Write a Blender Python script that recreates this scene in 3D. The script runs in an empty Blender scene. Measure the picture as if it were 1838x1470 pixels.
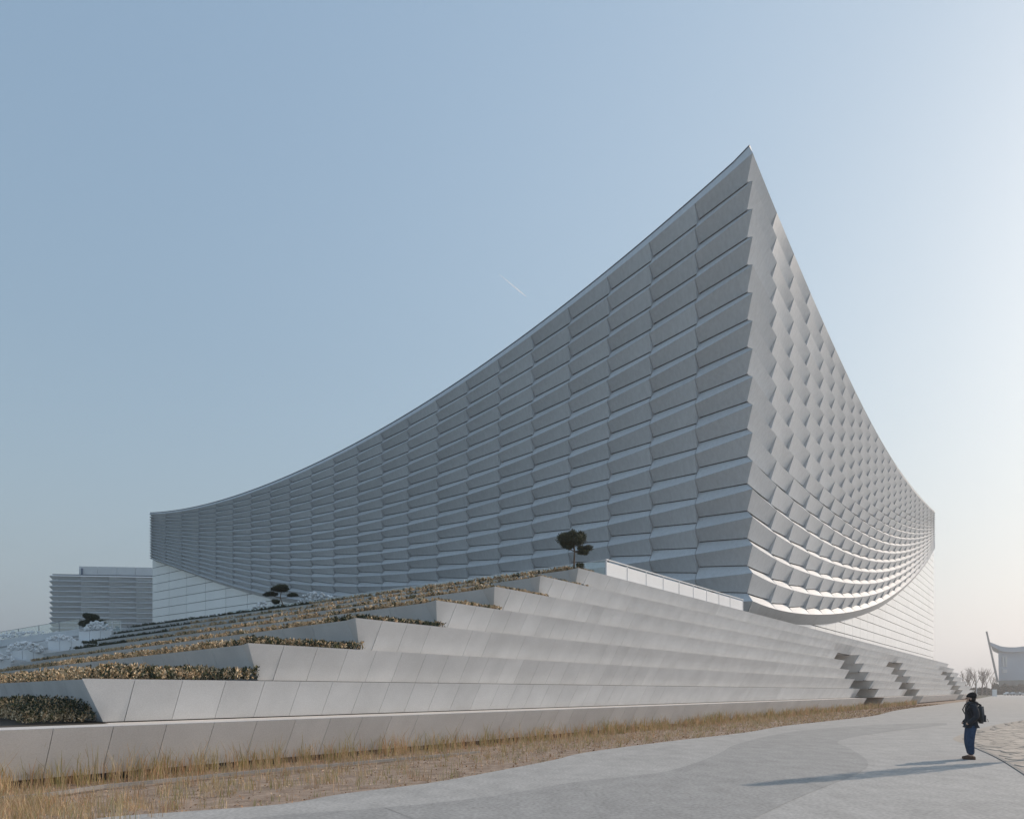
import bpy, bmesh, math, random
import numpy as np
from mathutils import Vector, Matrix, noise
random.seed(7)
rng = np.random.default_rng(7)
R = math.radians
sc = bpy.context.scene
COL = sc.collection

# ------------------------------------------------------------------ camera, sky, sun
F, CX, HY, EYE = 1250.0, 919.0, 1240.0, 1.8      # focal length / centre / horizon measured on the photograph
cam_d = bpy.data.cameras.new('camera'); cam = bpy.data.objects.new('camera', cam_d); COL.objects.link(cam)
cam_d.sensor_width = 36; cam_d.lens = 36 * F / 1838; cam_d.shift_y = (HY - 735) / 1838
cam_d.clip_start = .1; cam_d.clip_end = 12000
cam.location = (0, 0, EYE); cam.rotation_euler = (R(90), 0, 0)
sc.camera = cam

SUN_EL, SUN_AZ = R(28.5), R(61)                     # azimuth clockwise from +Y (view axis)
world = bpy.data.worlds.new('World'); sc.world = world; world.use_nodes = True
wn = world.node_tree.nodes; wl = world.node_tree.links; wn.clear()
wo = wn.new('ShaderNodeOutputWorld'); bg = wn.new('ShaderNodeBackground'); sky = wn.new('ShaderNodeTexSky')
sky.sky_type = 'NISHITA'; sky.sun_disc = False; sky.sun_elevation = SUN_EL; sky.sun_rotation = SUN_AZ
sky.air_density = 2.5; sky.dust_density = 2.0; sky.ozone_density = 1.0; sky.altitude = 50
bg.inputs['Strength'].default_value = .15
hs = wn.new('ShaderNodeHueSaturation'); hs.inputs['Saturation'].default_value = .6
sc1 = wn.new('ShaderNodeVectorMath'); sc1.operation = 'SCALE'; sc1.inputs['Scale'].default_value = .1
sep = wn.new('ShaderNodeSeparateXYZ'); cmb = wn.new('ShaderNodeCombineXYZ')      # hazy winter air: a softer tonal range, the same over the whole dome
wl.new(sky.outputs[0], hs.inputs['Color']); wl.new(hs.outputs[0], sc1.inputs[0]); wl.new(sc1.outputs[0], sep.inputs[0])
for i_, (g_, k_) in enumerate(((.70, .725), (.585, .825), (.475, .955))):
    p_ = wn.new('ShaderNodeMath'); p_.operation = 'POWER'; p_.inputs[1].default_value = g_; wl.new(sep.outputs[i_], p_.inputs[0])
    m_ = wn.new('ShaderNodeMath'); m_.operation = 'MULTIPLY'; m_.inputs[1].default_value = k_ / .15 / 2 ** .4; wl.new(p_.outputs[0], m_.inputs[0]); wl.new(m_.outputs[0], cmb.inputs[i_])
wl.new(cmb.outputs[0], bg.inputs['Color']); wl.new(bg.outputs[0], wo.inputs['Surface'])
sd = bpy.data.lights.new('sun', 'SUN'); sun = bpy.data.objects.new('sun', sd); COL.objects.link(sun)
sd.energy = 2.5; sd.angle = R(.6); sd.color = (1.0, .85, .71)
sdir = Vector((math.sin(SUN_AZ) * math.cos(SUN_EL), math.cos(SUN_AZ) * math.cos(SUN_EL), math.sin(SUN_EL)))
sun.rotation_euler = sdir.to_track_quat('Z', 'Y').to_euler()
sc.view_settings.view_transform = 'Standard'; sc.view_settings.look = 'None'
sc.view_settings.exposure = 0.4; sc.view_settings.gamma = 1.0; sc.view_settings.use_curve_mapping = False
HAZE = .0006

# ------------------------------------------------------------------ helpers
def at(px, py, depth): return Vector(((px - CX) / F * depth, depth, EYE + (HY - py) / F * depth))
def ground(px, py, z=0.0):
    d = (EYE - z) * F / (py - HY); return Vector(((px - CX) / F * d, d, z))
def project(p): return (CX + F * p[0] / p[1], HY - F * (p[2] - EYE) / p[1])

def tag(o, label=None, cat=None, group=None, kind=None):
    if label: o['label'] = label
    if cat: o['category'] = cat
    if group: o['group'] = group
    if kind: o['kind'] = kind
    return o
def link(name, me, mat=None, parent=None, loc=None, rz=0.0):
    o = bpy.data.objects.new(name, me); COL.objects.link(o)
    if mat is not None and not me.materials:
        for m in (mat if isinstance(mat, (list, tuple)) else [mat]): me.materials.append(m)
    if parent is not None: o.parent = parent
    if loc is not None: o.location = loc
    o.rotation_euler[2] = rz
    return o
def thing(name, label, cat, loc=(0, 0, 0), rz=0.0, group=None):
    o = bpy.data.objects.new(name, None); COL.objects.link(o); o.location = loc; o.rotation_euler[2] = rz
    o.empty_display_size = .3
    return tag(o, label, cat, group)
def mesh(name, verts, faces, mats=None, smooth=False):
    me = bpy.data.meshes.new(name); me.from_pydata([tuple(v) for v in verts], [], faces); me.update()
    if mats is not None: me.polygons.foreach_set('material_index', mats)
    if smooth: me.polygons.foreach_set('use_smooth', [True] * len(me.polygons))
    return me
def np_mesh(name, verts, nper, mats=None):
    """many separate n-gons, verts = (k*nper, 3)"""
    n = len(verts) // nper; me = bpy.data.meshes.new(name)
    me.vertices.add(n * nper); me.vertices.foreach_set('co', np.ascontiguousarray(verts, dtype=np.float32).ravel())
    me.loops.add(n * nper); me.loops.foreach_set('vertex_index', np.arange(n * nper, dtype=np.int32))
    me.polygons.add(n); me.polygons.foreach_set('loop_start', np.arange(0, n * nper, nper, dtype=np.int32))
    if mats is not None: me.polygons.foreach_set('material_index', np.asarray(mats, dtype=np.int32))
    me.update(calc_edges=True); return me
class MB:
    def __init__(s): s.v = []; s.f = []; s.m = []
    def add(s, vs, fs, m=0):
        b = len(s.v); s.v += [tuple(v) for v in vs]; s.f += [tuple(b + i for i in f) for f in fs]; s.m += [m] * len(fs)
    def hexa(s, a, m=0):   # 8 points: bottom 4 ccw, top 4 ccw
        s.add(a, [(3, 2, 1, 0), (4, 5, 6, 7), (0, 1, 5, 4), (1, 2, 6, 5), (2, 3, 7, 6), (3, 0, 4, 7)], m)
    def box(s, c, sz, rz=0.0, m=0):
        x, y, z = sz[0] / 2, sz[1] / 2, sz[2] / 2; M = Matrix.Rotation(rz, 3, 'Z'); c = Vector(c)
        s.hexa([c + M @ Vector(p) for p in [(-x, -y, -z), (x, -y, -z), (x, y, -z), (-x, y, -z), (-x, -y, z), (x, -y, z), (x, y, z), (-x, y, z)]], m)
    def tube(s, pts, rad, n=8, m=0):
        pts = [Vector(p) for p in pts]; rad = rad if isinstance(rad, (list, tuple)) else [rad] * len(pts); b = []
        for i, p in enumerate(pts):
            t = (pts[min(i + 1, len(pts) - 1)] - pts[max(i - 1, 0)]).normalized()
            a = t.cross(Vector((0, 0, 1)) if abs(t.z) < .95 else Vector((1, 0, 0))).normalized(); c = t.cross(a)
            b += [p + (a * math.cos(2 * math.pi * k / n) + c * math.sin(2 * math.pi * k / n)) * rad[i] for k in range(n)]
        fs = [(i * n + k, i * n + (k + 1) % n, (i + 1) * n + (k + 1) % n, (i + 1) * n + k) for i in range(len(pts) - 1) for k in range(n)]
        fs += [tuple(range(n - 1, -1, -1)), tuple(range((len(pts) - 1) * n, len(pts) * n))]
        s.add(b, fs, m)
    def ball(s, c, r, m=0, nu=10, nv=7, M=None):
        r = (r, r, r) if isinstance(r, (int, float)) else r; vs = []; c = Vector(c)
        for j in range(nv + 1):
            th = math.pi * j / nv
            for i in range(nu):
                ph = 2 * math.pi * i / nu
                p = Vector((r[0] * math.sin(th) * math.cos(ph), r[1] * math.sin(th) * math.sin(ph), r[2] * math.cos(th)))
                vs.append(c + (M @ p if M else p))
        s.add(vs, [(j * nu + i, (j + 1) * nu + i, (j + 1) * nu + (i + 1) % nu, j * nu + (i + 1) % nu) for j in range(nv) for i in range(nu)], m)
    def make(s, name, mat, parent=None, smooth=False, loc=None, rz=0.0):
        return link(name, mesh(name, s.v, s.f, s.m, smooth), mat, parent, loc, rz)
def poly_fit(ts, ys, deg):
    ts = np.array(ts); w = np.ones(len(ts)); w[0] = 60; c = np.polyfit(ts / ts.max(), np.array(ys), deg, w=w); mx = ts.max()
    return lambda t: float(np.polyval(c, t / mx))
def pchip(xs, ys):
    xs = list(xs); ys = list(ys); n = len(xs); d = [(ys[i + 1] - ys[i]) / (xs[i + 1] - xs[i]) for i in range(n - 1)]
    m = [d[0]] + [(d[i - 1] + d[i]) / 2 for i in range(1, n - 1)] + [d[-1]]
    def f(x):
        i = 0
        while i < n - 2 and x > xs[i + 1]: i += 1
        h = xs[i + 1] - xs[i]; t = (x - xs[i]) / h
        if t < 0 or t > 1: t0 = min(max(t, 0), 1); return ys[i] + (ys[i+1]-ys[i])*t
        return (2*t**3-3*t*t+1)*ys[i] + (t**3-2*t*t+t)*h*m[i] + (-2*t**3+3*t*t)*ys[i+1] + (t**3-t*t)*h*m[i+1]
    return f

# ------------------------------------------------------------------ materials
def material(name, col, rough=.7, spec=.3, var=.12, scale=1.5, grain=0.0, gscale=60, rand=0.0, bump=0.0, stretch=(1, 1, 1), col2=None, metallic=0.0, stain=0.0, ior=1.5):
    m = bpy.data.materials.new(name); m.use_nodes = True; nt = m.node_tree; N = nt.nodes; L = nt.links
    b = N['Principled BSDF']; b.inputs['Roughness'].default_value = rough; b.inputs['Specular IOR Level'].default_value = spec
    b.inputs['Metallic'].default_value = metallic; b.inputs['IOR'].default_value = ior
    geo = N.new('ShaderNodeNewGeometry'); mp = N.new('ShaderNodeMapping'); mp.inputs['Scale'].default_value = stretch
    L.new(geo.outputs['Position'], mp.inputs['Vector'])
    nz = N.new('ShaderNodeTexNoise'); nz.inputs['Scale'].default_value = scale; nz.inputs['Detail'].default_value = 5
    L.new(mp.outputs[0], nz.inputs['Vector'])
    mix = N.new('ShaderNodeMix'); mix.data_type = 'RGBA'
    c2 = col2 if col2 else tuple(c * (1 + var) for c in col); c1 = col if col2 else tuple(c * (1 - var) for c in col)
    mix.inputs['A'].default_value = (*c1, 1); mix.inputs['B'].default_value = (*c2, 1)
    ramp = N.new('ShaderNodeMapRange'); ramp.inputs['From Min'].default_value = .3; ramp.inputs['From Max'].default_value = .7
    L.new(nz.outputs['Fac'], ramp.inputs['Value']); L.new(ramp.outputs[0], mix.inputs['Factor']); out = mix.outputs['Result']
    def mul(fac_socket, lo, hi):
        nonlocal out
        r = N.new('ShaderNodeMapRange'); r.inputs['To Min'].default_value = lo; r.inputs['To Max'].default_value = hi
        L.new(fac_socket, r.inputs['Value'])
        v = N.new('ShaderNodeVectorMath'); v.operation = 'SCALE'; L.new(out, v.inputs[0]); L.new(r.outputs[0], v.inputs['Scale']); out = v.outputs[0]
    g = None
    if grain or bump:
        g = N.new('ShaderNodeTexNoise'); g.inputs['Scale'].default_value = gscale; g.inputs['Detail'].default_value = 3
        L.new(geo.outputs['Position'], g.inputs['Vector'])
        if grain: mul(g.outputs['Fac'], 1 - grain, 1 + grain)
    if stain:
        s = N.new('ShaderNodeTexNoise'); s.inputs['Scale'].default_value = .35; s.inputs['Detail'].default_value = 6; s.inputs['Roughness'].default_value = .65
        L.new(geo.outputs['Position'], s.inputs['Vector']); mul(s.outputs['Fac'], 1 - stain, 1 + stain)
    if rand:
        oi = N.new('ShaderNodeObjectInfo'); mul(oi.outputs['Random'], 1 - rand, 1 + rand)
    if bump:
        bp = N.new('ShaderNodeBump'); bp.inputs['Strength'].default_value = bump; bp.inputs['Distance'].default_value = .02
        L.new(g.outputs['Fac'], bp.inputs['Height']); L.new(bp.outputs[0], b.inputs['Normal'])
    L.new(out, b.inputs['Base Color'])
    return m
def leaf_mat(name, col, var=.35, trans=.25):
    m = material(name, col, rough=.6, spec=.15, var=var, scale=9)
    return m
M_panel = material('facade_panel', (.575, .595, .615), rough=.45, spec=.4, var=.06, scale=1.2, stretch=(3, 3, .35), grain=.05, gscale=4, rand=.06)
M_core = material('dark_joint', (.06, .065, .07), rough=.8, var=.1)
M_flash = material('roof_flashing', (.03, .04, .06), rough=.4, var=.1)
M_soffit = material('soffit_concrete', (.68, .68, .68), rough=.6, var=.06, scale=.8, stretch=(2, 2, .5))
M_conc = material('terrace_concrete', (.67, .685, .70), rough=.75, spec=.25, var=.05, scale=.7, grain=.14, gscale=30, rand=.045, bump=.08, stain=.10)
M_cap = material('terrace_cap', (.64, .60, .56), rough=.8, var=.06, grain=.1, gscale=30)
M_deck = material('deck_paving', (.12, .118, .115), rough=.8, var=.1, scale=2)
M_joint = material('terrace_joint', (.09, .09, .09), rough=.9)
M_glass = material('fritted_glass', (.90, .92, .92), rough=.12, spec=.6, var=.03, scale=.3, rand=.03)
M_frame = material('glazing_joint', (.16, .18, .19), rough=.6)
M_white = material('white_panel', (.80, .81, .82), rough=.4, var=.03, scale=.5)
M_post = material('white_metal', (.78, .79, .80), rough=.35, var=.02)
M_pathl = material('path_light', (.39, .375, .355), rough=.85, var=.10, scale=2.2, grain=.5, gscale=16, bump=.15, stain=.17, stretch=(1, .6, 1))
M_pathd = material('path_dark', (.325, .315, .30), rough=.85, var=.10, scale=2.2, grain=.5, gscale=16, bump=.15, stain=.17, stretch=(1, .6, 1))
M_lawn = material('unseen_dark_lawn', (.065, .06, .035), rough=.95, var=.3, scale=.3, grain=.3, gscale=6)  # unseen ground, added dark so less light bounces onto the left facade
M_kerb = material('kerb_stone', (.30, .28, .26), rough=.85, var=.1, scale=4)
M_soil = material('dry_soil', (.22, .155, .11), rough=.95, var=.3, scale=3, grain=.35, gscale=24, bump=.6, col2=(.40, .30, .23))
M_bed = material('planting_soil', (.07, .055, .04), rough=.95, var=.3, scale=4)
M_litter = [material('leaf_litter', (.36, .21, .11), rough=.8, var=.3, scale=12), material('pale_litter', (.58, .42, .28), rough=.8, var=.3, scale=12)]
M_grass = [material('straw_grass', (.72, .54, .33), rough=.7, var=.25, scale=3), material('olive_grass', (.46, .39, .17), rough=.7, var=.3, scale=3), material('rust_grass', (.62, .40, .24), rough=.7, var=.3, scale=3)]
M_hedge = [material('tan_leaf', (.50, .345, .20), rough=.6, var=.3, scale=2), material('pale_leaf', (.74, .58, .38), rough=.6, var=.2, scale=3),
           material('olive_leaf', (.13, .12, .045), rough=.55, var=.35, scale=3), material('dark_leaf', (.035, .048, .028), rough=.55, var=.35, scale=3)]
M_green = [material('evergreen_leaf', (.030, .042, .026), rough=.55, var=.35, scale=3), material('evergreen_light', (.06, .075, .04), rough=.55, var=.3, scale=3)]
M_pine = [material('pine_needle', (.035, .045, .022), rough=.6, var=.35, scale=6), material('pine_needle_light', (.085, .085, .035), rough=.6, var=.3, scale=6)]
M_bark = material('bark', (.16, .115, .085), rough=.9, var=.3, scale=8)
M_twig = material('bare_twig', (.20, .15, .13), rough=.9, var=.3, scale=2)
M_rock = material('white_rock', (.82, .82, .82), rough=.7, var=.08, scale=2)
M_paver = material('paving_stone', (.44, .38, .32), rough=.8, var=.12, scale=3, grain=.15, gscale=30, rand=.22)
M_far = material('hazy_far_facade', (.33, .41, .50), rough=.5, var=.05, scale=.1)  # pale blue partly stands in for distance haze on the far building
M_fard = material('far_base', (.13, .15, .16), rough=.7, var=.2, scale=.2)
M_farw = material('far_window', (.55, .58, .60), rough=.2, var=.05)
def clear_glass():
    m = bpy.data.materials.new('rail_glass'); m.use_nodes = True; N = m.node_tree.nodes; L = m.node_tree.links
    N.clear(); o = N.new('ShaderNodeOutputMaterial'); t = N.new('ShaderNodeBsdfTransparent'); g = N.new('ShaderNodeBsdfGlossy'); x = N.new('ShaderNodeMixShader')
    nz = N.new('ShaderNodeTexNoise'); nz.inputs['Scale'].default_value = .4
    mr = N.new('ShaderNodeMapRange'); mr.inputs['To Min'].default_value = .10; mr.inputs['To Max'].default_value = .2
    L.new(nz.outputs['Fac'], mr.inputs['Value']); L.new(mr.outputs[0], x.inputs[0])
    t.inputs['Color'].default_value = (.86, .92, .93, 1); g.inputs['Roughness'].default_value = .05
    L.new(t.outputs[0], x.inputs[1]); L.new(g.outputs[0], x.inputs[2]); L.new(x.outputs[0], o.inputs['Surface']); return m
M_clear = clear_glass()

# ------------------------------------------------------------------ ground
def sheet(name, pts, z, mat, thick=0.0):
    bm = bmesh.new(); vs = [bm.verts.new((p[0], p[1], z)) for p in pts]; f = bm.faces.new(vs)
    if f.normal.z < 0 or f.calc_area() and f.normal.z < 0: f.normal_flip()
    if thick:
        r = bmesh.ops.extrude_face_region(bm, geom=[f]); bmesh.ops.translate(bm, verts=[g for g in r['geom'] if isinstance(g, bmesh.types.BMVert)], vec=(0, 0, -thick))
    bmesh.ops.triangulate(bm, faces=bm.faces[:]); bmesh.ops.recalc_face_normals(bm, faces=bm.faces[:])
    me = bpy.data.meshes.new(name); bm.to_mesh(me); bm.free()
    return link(name, me, mat)
def smooth_line(pts, n=4):
    out = []
    P = [Vector(p) for p in pts]
    for i in range(len(P) - 1):
        p0, p1, p2, p3 = P[max(i - 1, 0)], P[i], P[i + 1], P[min(i + 2, len(P) - 1)]
        for k in range(n):
            t = k / n; out.append(.5 * ((2 * p1) + (p2 - p0) * t + (2 * p0 - 5 * p1 + 4 * p2 - p3) * t * t + (3 * p1 - p0 - 3 * p2 + p3) * t ** 3))
    out.append(P[-1]); return out
tag(sheet('ground', [(-1500, -200), (1500, -200), (1500, 1600), (-1500, 1600)], -.4, M_lawn), kind='structure')
edge_px = [(20, 1486), (169, 1469), (231, 1462.5), (500, 1443), (614, 1424), (767, 1405), (881, 1385), (995, 1363), (1056, 1349), (1200, 1330), (1338, 1314), (1406, 1302.5), (1501, 1292), (1569, 1284), (1606, 1275), (1653, 1268), (1730, 1258.5)]
edge = smooth_line([ground(*p) for p in edge_px], 4)
edge = [Vector((-16, 7.2, 0)), Vector((-12, 8.6, 0))] + edge[1:] + [Vector((230, 330, 0))]
tag(sheet('path', [(p.x, p.y) for p in edge] + [(1400, 1500), (1400, -60), (-4, -60), (-12, 0)], 0.0, M_pathl, .3), kind='structure')
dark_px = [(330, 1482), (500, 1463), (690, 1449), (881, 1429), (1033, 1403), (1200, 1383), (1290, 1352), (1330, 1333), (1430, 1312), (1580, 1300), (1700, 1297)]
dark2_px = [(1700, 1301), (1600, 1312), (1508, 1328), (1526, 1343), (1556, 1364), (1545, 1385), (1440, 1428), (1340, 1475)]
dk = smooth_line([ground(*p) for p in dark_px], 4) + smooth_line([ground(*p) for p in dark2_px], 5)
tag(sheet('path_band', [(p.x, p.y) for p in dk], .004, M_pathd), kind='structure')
jl = [ground(690, 1449), ground(748, 1472)]
mb = MB(); t_ = (jl[1] - jl[0]).normalized(); n_ = Vector((-t_.y, t_.x, 0)) * .006
mb.add([jl[0] + n_ + Vector((0, 0, .008)), jl[0] - n_ + Vector((0, 0, .008)), jl[1] - n_ + Vector((0, 0, .008)), jl[1] + n_ + Vector((0, 0, .008))], [(0, 1, 2, 3)])
tag(mb.make('path_joint', M_kerb), kind='structure')
# tan paving at the right of the path
pav_px = [(1900, 1283), (1800, 1298), (1750, 1310), (1722, 1319), (1711, 1327), (1742, 1338), (1790, 1359), (1838, 1388), (1900, 1430)]
pav = smooth_line([ground(*p) for p in pav_px], 4)
pave_o = tag(sheet('paved_area', [(p.x, p.y) for p in pav], .004, material('paving_bed', (.40, .35, .30), rough=.9, var=.1, scale=3)), kind='structure')
pp = [ground(*p) for p in pav_px[5:]]
rim = MB(); line = smooth_line(pp, 5)
for a, b in zip(line[:-1], line[1:]):
    d = (b - a).normalized(); n = Vector((-d.y, d.x, 0)) * .04
    rim.hexa([a - n, b - n, b + n, a + n] + [q + Vector((0, 0, .02)) for q in (a - n, b - n, b + n, a + n)])
tag(rim.make('paving_edge', material('steel_edge', (.2, .19, .18), rough=.6)), kind='structure')
def inside(p, poly):
    c = False; j = len(poly) - 1
    for i in range(len(poly)):
        a, b = poly[i], poly[j]
        if (a.y > p.y) != (b.y > p.y) and p.x < (b.x - a.x) * (p.y - a.y) / (b.y - a.y) + a.x: c = not c
        j = i
    return c
stone_me = []
for w in (.42, .56, .72):
    m_ = MB(); a, b, e = w / 2 - .012, .23 - .012, .012
    m_.v = [(-a, -b, -.01), (a, -b, -.01), (a, b, -.01), (-a, b, -.01), (-a + e, -b + e, .012), (a - e, -b + e, .012), (a - e, b - e, .012), (-a + e, b - e, .012)]
    m_.f = [(4, 5, 6, 7), (0, 1, 5, 4), (1, 2, 6, 5), (2, 3, 7, 6), (3, 0, 4, 7)]; m_.m = [0] * 5
    me = mesh('paving_stone', m_.v, m_.f, m_.m); me.materials.append(M_paver); stone_me.append((w, me))
cnt = 0; cand = []
ang = R(-14); ca, sa = math.cos(ang), math.sin(ang)
for j in range(-50, 60):
    x = -20 + random.random() * .5
    while x < 22:
        k = random.randrange(3); w = stone_me[k][0]
        wx, wy = 17 + (x + w / 2) * ca - j * .46 * sa, 25 + (x + w / 2) * sa + j * .46 * ca; x += w
        if wy < 14 or wy > 60: continue
        P = Vector((wx, wy, 0)); px, py = project((wx, wy, 0))
        if px < 1850 and all(inside(P + Vector((ox, oy, 0)), pav) for ox in (-w / 2, w / 2) for oy in (-.24, .24)): cand.append((wy, P, k))
cand.sort(key=lambda c: c[0])
for _, P, k in cand[:300]:
    o = link('paving_stone', stone_me[k][1], None, pave_o, (P.x, P.y, .012 + random.uniform(-.003, .003)), ang)
rest = MB()
for _, P, k in cand[300:]:
    rest.box((P.x, P.y, .010), (stone_me[k][0] - .02, .44, .02), ang)
if rest.v: tag(rest.make('paving_stone', M_paver, pave_o), kind='stuff')

# ------------------------------------------------------------------ stepped terrace
uR = Vector((971, 1250)).normalized(); nIn = Vector((-uR.y, uR.x))          # along the right faces / inwards
TZ = [-.33, 1.0, 2.1, 3.2, 4.3, 5.4, 6.5, 7.6, 8.7]
TV = [0, 17.05, 18.25, 18.5, 18.8, 19.3, 19.8, 20.35, 21.0]
TC = [0, -330, 147, 445, 638, 783, 888, 970, 1038]                           # corner, photograph x
TVP = [0, -260, -285, -310, -350, -430, -490, -550, -630]                    # vanishing point of the left faces
TEND = [0, 1756, 1750, 1744, 1736, 1728.5, 1721.5, 1713, 1703]
TLEFT = [0, None, None, None, None, 66, 168, 176, 196]
LR, LL, FOLD = .62, .35, .27
def plane_pt(px, v):
    t = (px - CX) / F; d = v / (nIn.x * t + nIn.y); return Vector((t * d, d))
class Tier: pass
tiers = [None]
def solve(n1, a, n2, b):
    D = n1.x * n2.y - n1.y * n2.x
    return Vector(((a * n2.y - b * n1.y) / D, (n1.x * b - n2.x * a) / D))
for k in range(1, 9):
    T = Tier(); T.k = k; T.z1 = TZ[k]; T.z0 = TZ[k - 1]; T.v = TV[k]
    T.c = plane_pt(TC[k], T.v); T.dl = Vector((TVP[k] - CX, F)).normalized(); T.nl = Vector((-T.dl.y, T.dl.x)) ; 
    if T.nl.y > 0: T.nl = -T.nl
    T.q = T.c.dot(T.nl); hh = (T.z1 - T.z0) / 1.1; T.lr, T.ll = LR * hh, LL * hh
    T.cb = solve(nIn, T.v + T.lr, T.nl, T.q - FOLD - T.ll)                    # foot of the corner
    T.K = solve(nIn, T.v, T.nl, T.q - FOLD) + T.dl * 1.0                     # fold point on the top edge
    T.u0 = T.c.dot(uR); T.ue = plane_pt(TEND[k], T.v).dot(uR)
    if TLEFT[k] is None: T.sl = 85.0
    else:
        t = (TLEFT[k] - CX) / F; T.sl = (t * T.c.y - T.c.x) / (T.dl.x - t * T.dl.y)
    tiers.append(T)
GAPS = [[(1556, 1588), (1544, 1578), (1534, 1569), (1525, 1560), (1516.6, 1551), (1505.5, 1543)],
        [(1639.6, 1657.7), (1629, 1651), (1620.5, 1643), (1613, 1635), (1606, 1628), (1597, 1621)],
        [(1722, 1731), (1716, 1728.5), (1710.6, 1724.7), (1705, 1719), (1699.7, 1714), (1693.7, 1709.5)]]
TLAB = [None, 'lowest concrete tier of the stepped terrace, rising from the dry grass strip', 'second concrete tier up from the grass, its corner furthest left',
        'third concrete tier up from the grass, behind the long tan hedge', 'fourth concrete tier up, its corner above the tapering brown hedge',
        'fifth concrete tier up, its corner midway along the terrace', 'sixth concrete tier up, the highest cut by the stair notches',
        'seventh concrete tier up, directly below the topmost one', 'topmost concrete tier, carrying the white balustrade and the small pine']
def uv(u, v): return uR * u + nIn * v
for T in tiers[1:]:
    k = T.k; H = T.z1 - T.z0
    root = thing('terrace_wall', TLAB[k], 'terrace wall', (T.c.x, T.c.y, T.z0), 0, 'tiers of the stepped terrace')
    off = Vector((T.c.x, T.c.y, T.z0))
    gaps = []
    if k <= 6:
        for g in GAPS:
            a, b = (plane_pt(x, T.v).dot(uR) for x in g[k - 1]); gaps.append((a, b))
    TH = .10; NOTCH = 4.2; zb = T.z0 - (.02 if k > 1 else 0)
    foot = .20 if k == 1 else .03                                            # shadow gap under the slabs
    # core: L-shaped ziggurat block, notched for the stairs
    top, bot = [], []
    def cp(p_top, p_bot): top.append((p_top.x, p_top.y, T.z1)); bot.append((p_bot.x, p_bot.y, T.z0 - .05 if k > 1 else -.35))
    ct = solve(nIn, T.v + TH + .02, T.nl, T.q - FOLD - TH - .02); cbm = solve(nIn, T.v + T.lr + TH + .02, T.nl, T.q - FOLD - T.ll - TH - .02)
    cp(ct, cbm)
    for a, b in gaps:
        for u, dv in ((a, 0), (a, NOTCH), (b, NOTCH), (b, 0)):
            cp(uv(u, T.v + TH + .02 + dv), uv(u, T.v + T.lr + TH + .02 + dv if dv == 0 else T.v + TH + .02 + dv))
    cp(uv(T.ue - .12, T.v + TH + .02), uv(T.ue - .12, T.v + T.lr + TH + .02))
    back = 60 if k < 8 else 190
    cp(uv(T.ue - .12, T.v + back), uv(T.ue - .12, T.v + back))
    le = T.c + T.dl * T.sl; li = le - T.nl * (FOLD + TH + .02); lib = le - T.nl * (FOLD + T.ll + TH + .02)
    cp(Vector((li.x, li.y + 90)), Vector((li.x, li.y + 90)))
    cp(li, lib)
    n = len(top); bm = bmesh.new(); vt = [bm.verts.new(Vector(p) - off) for p in top]; vb = [bm.verts.new(Vector(p) - off) for p in bot]
    ft = bm.faces.new(vt); fb = bm.faces.new(vb[::-1])
    for i in range(n): bm.faces.new((vb[i], vb[(i + 1) % n], vt[(i + 1) % n], vt[i]))
    bmesh.ops.triangulate(bm, faces=[ft, fb]); bmesh.ops.recalc_face_normals(bm, faces=bm.faces[:])
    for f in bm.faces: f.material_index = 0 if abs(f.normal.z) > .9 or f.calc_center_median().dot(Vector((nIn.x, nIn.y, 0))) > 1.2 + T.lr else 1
    me = bpy.data.meshes.new('core'); bm.to_mesh(me); bm.free()
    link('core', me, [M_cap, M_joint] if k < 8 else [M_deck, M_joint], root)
    # right hand slabs
    segs = []; u = T.u0; stops = sorted([(a, b) for a, b in gaps]) + [(T.ue, None)]
    cur = T.u0
    for a, b in stops:
        while cur < a - .05:
            step = (1.22 if random.random() < .88 else 2.44) if cur < 38 else (7.5 if cur < 70 else 14)
            e = min(cur + step, a)
            if a - e < .5: e = a
            segs.append((cur, e)); cur = e
        if b is not None: cur = b
    def slab(ua, ub, first, last, cache={}):
        g = .007 if ua < 45 else .016
        if first:
            A0 = T.c.copy(); A1 = T.cb.copy()
            ins = uR * .12
            P = [A1, uv(ub - g, T.v + T.lr), uv(ub - g, T.v + T.lr + TH), A1 + ins + nIn * TH, A0, uv(ub - g, T.v), uv(ub - g, T.v + TH), A0 + ins + nIn * TH]
            zs = [T.z0 + foot] * 4 + [T.z1] * 4
            return mesh('slab', [Vector((p.x, p.y, z)) - off for p, z in zip(P, zs)], [(3, 2, 1, 0), (4, 5, 6, 7), (0, 1, 5, 4), (1, 2, 6, 5), (2, 3, 7, 6), (3, 0, 4, 7)]), (0, 0, 0)
        key = (k, round(ub - ua, 3))
        if key not in cache:
            w = ub - ua; fl = T.lr * (1 - foot / H)
            P = [uv(g, fl), uv(w - g, fl), uv(w - g, fl + TH), uv(g, fl + TH), uv(g, 0), uv(w - g, 0), uv(w - g, TH), uv(g, TH)]
            cache[key] = mesh('slab', [(p.x, p.y, z) for p, z in zip(P, [foot] * 4 + [H] * 4)], [(3, 2, 1, 0), (4, 5, 6, 7), (0, 1, 5, 4), (1, 2, 6, 5), (2, 3, 7, 6), (3, 0, 4, 7)])
        p = uv(ua, T.v); return cache[key], (p.x - off.x, p.y - off.y, 0)
    for i, (a, b) in enumerate(segs):
        me, loc = slab(a, b, i == 0, False); link('slab', me, M_conc, root, loc)
    # folded corner facet and left hand slabs
    z0f = T.z0 + foot; nl3 = Vector((T.nl.x, T.nl.y, 0)) * .1
    c3 = lambda p, z: Vector((p.x, p.y, z)) - off
    Kb = T.cb + T.dl * .02
    ins = uR * .11
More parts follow.
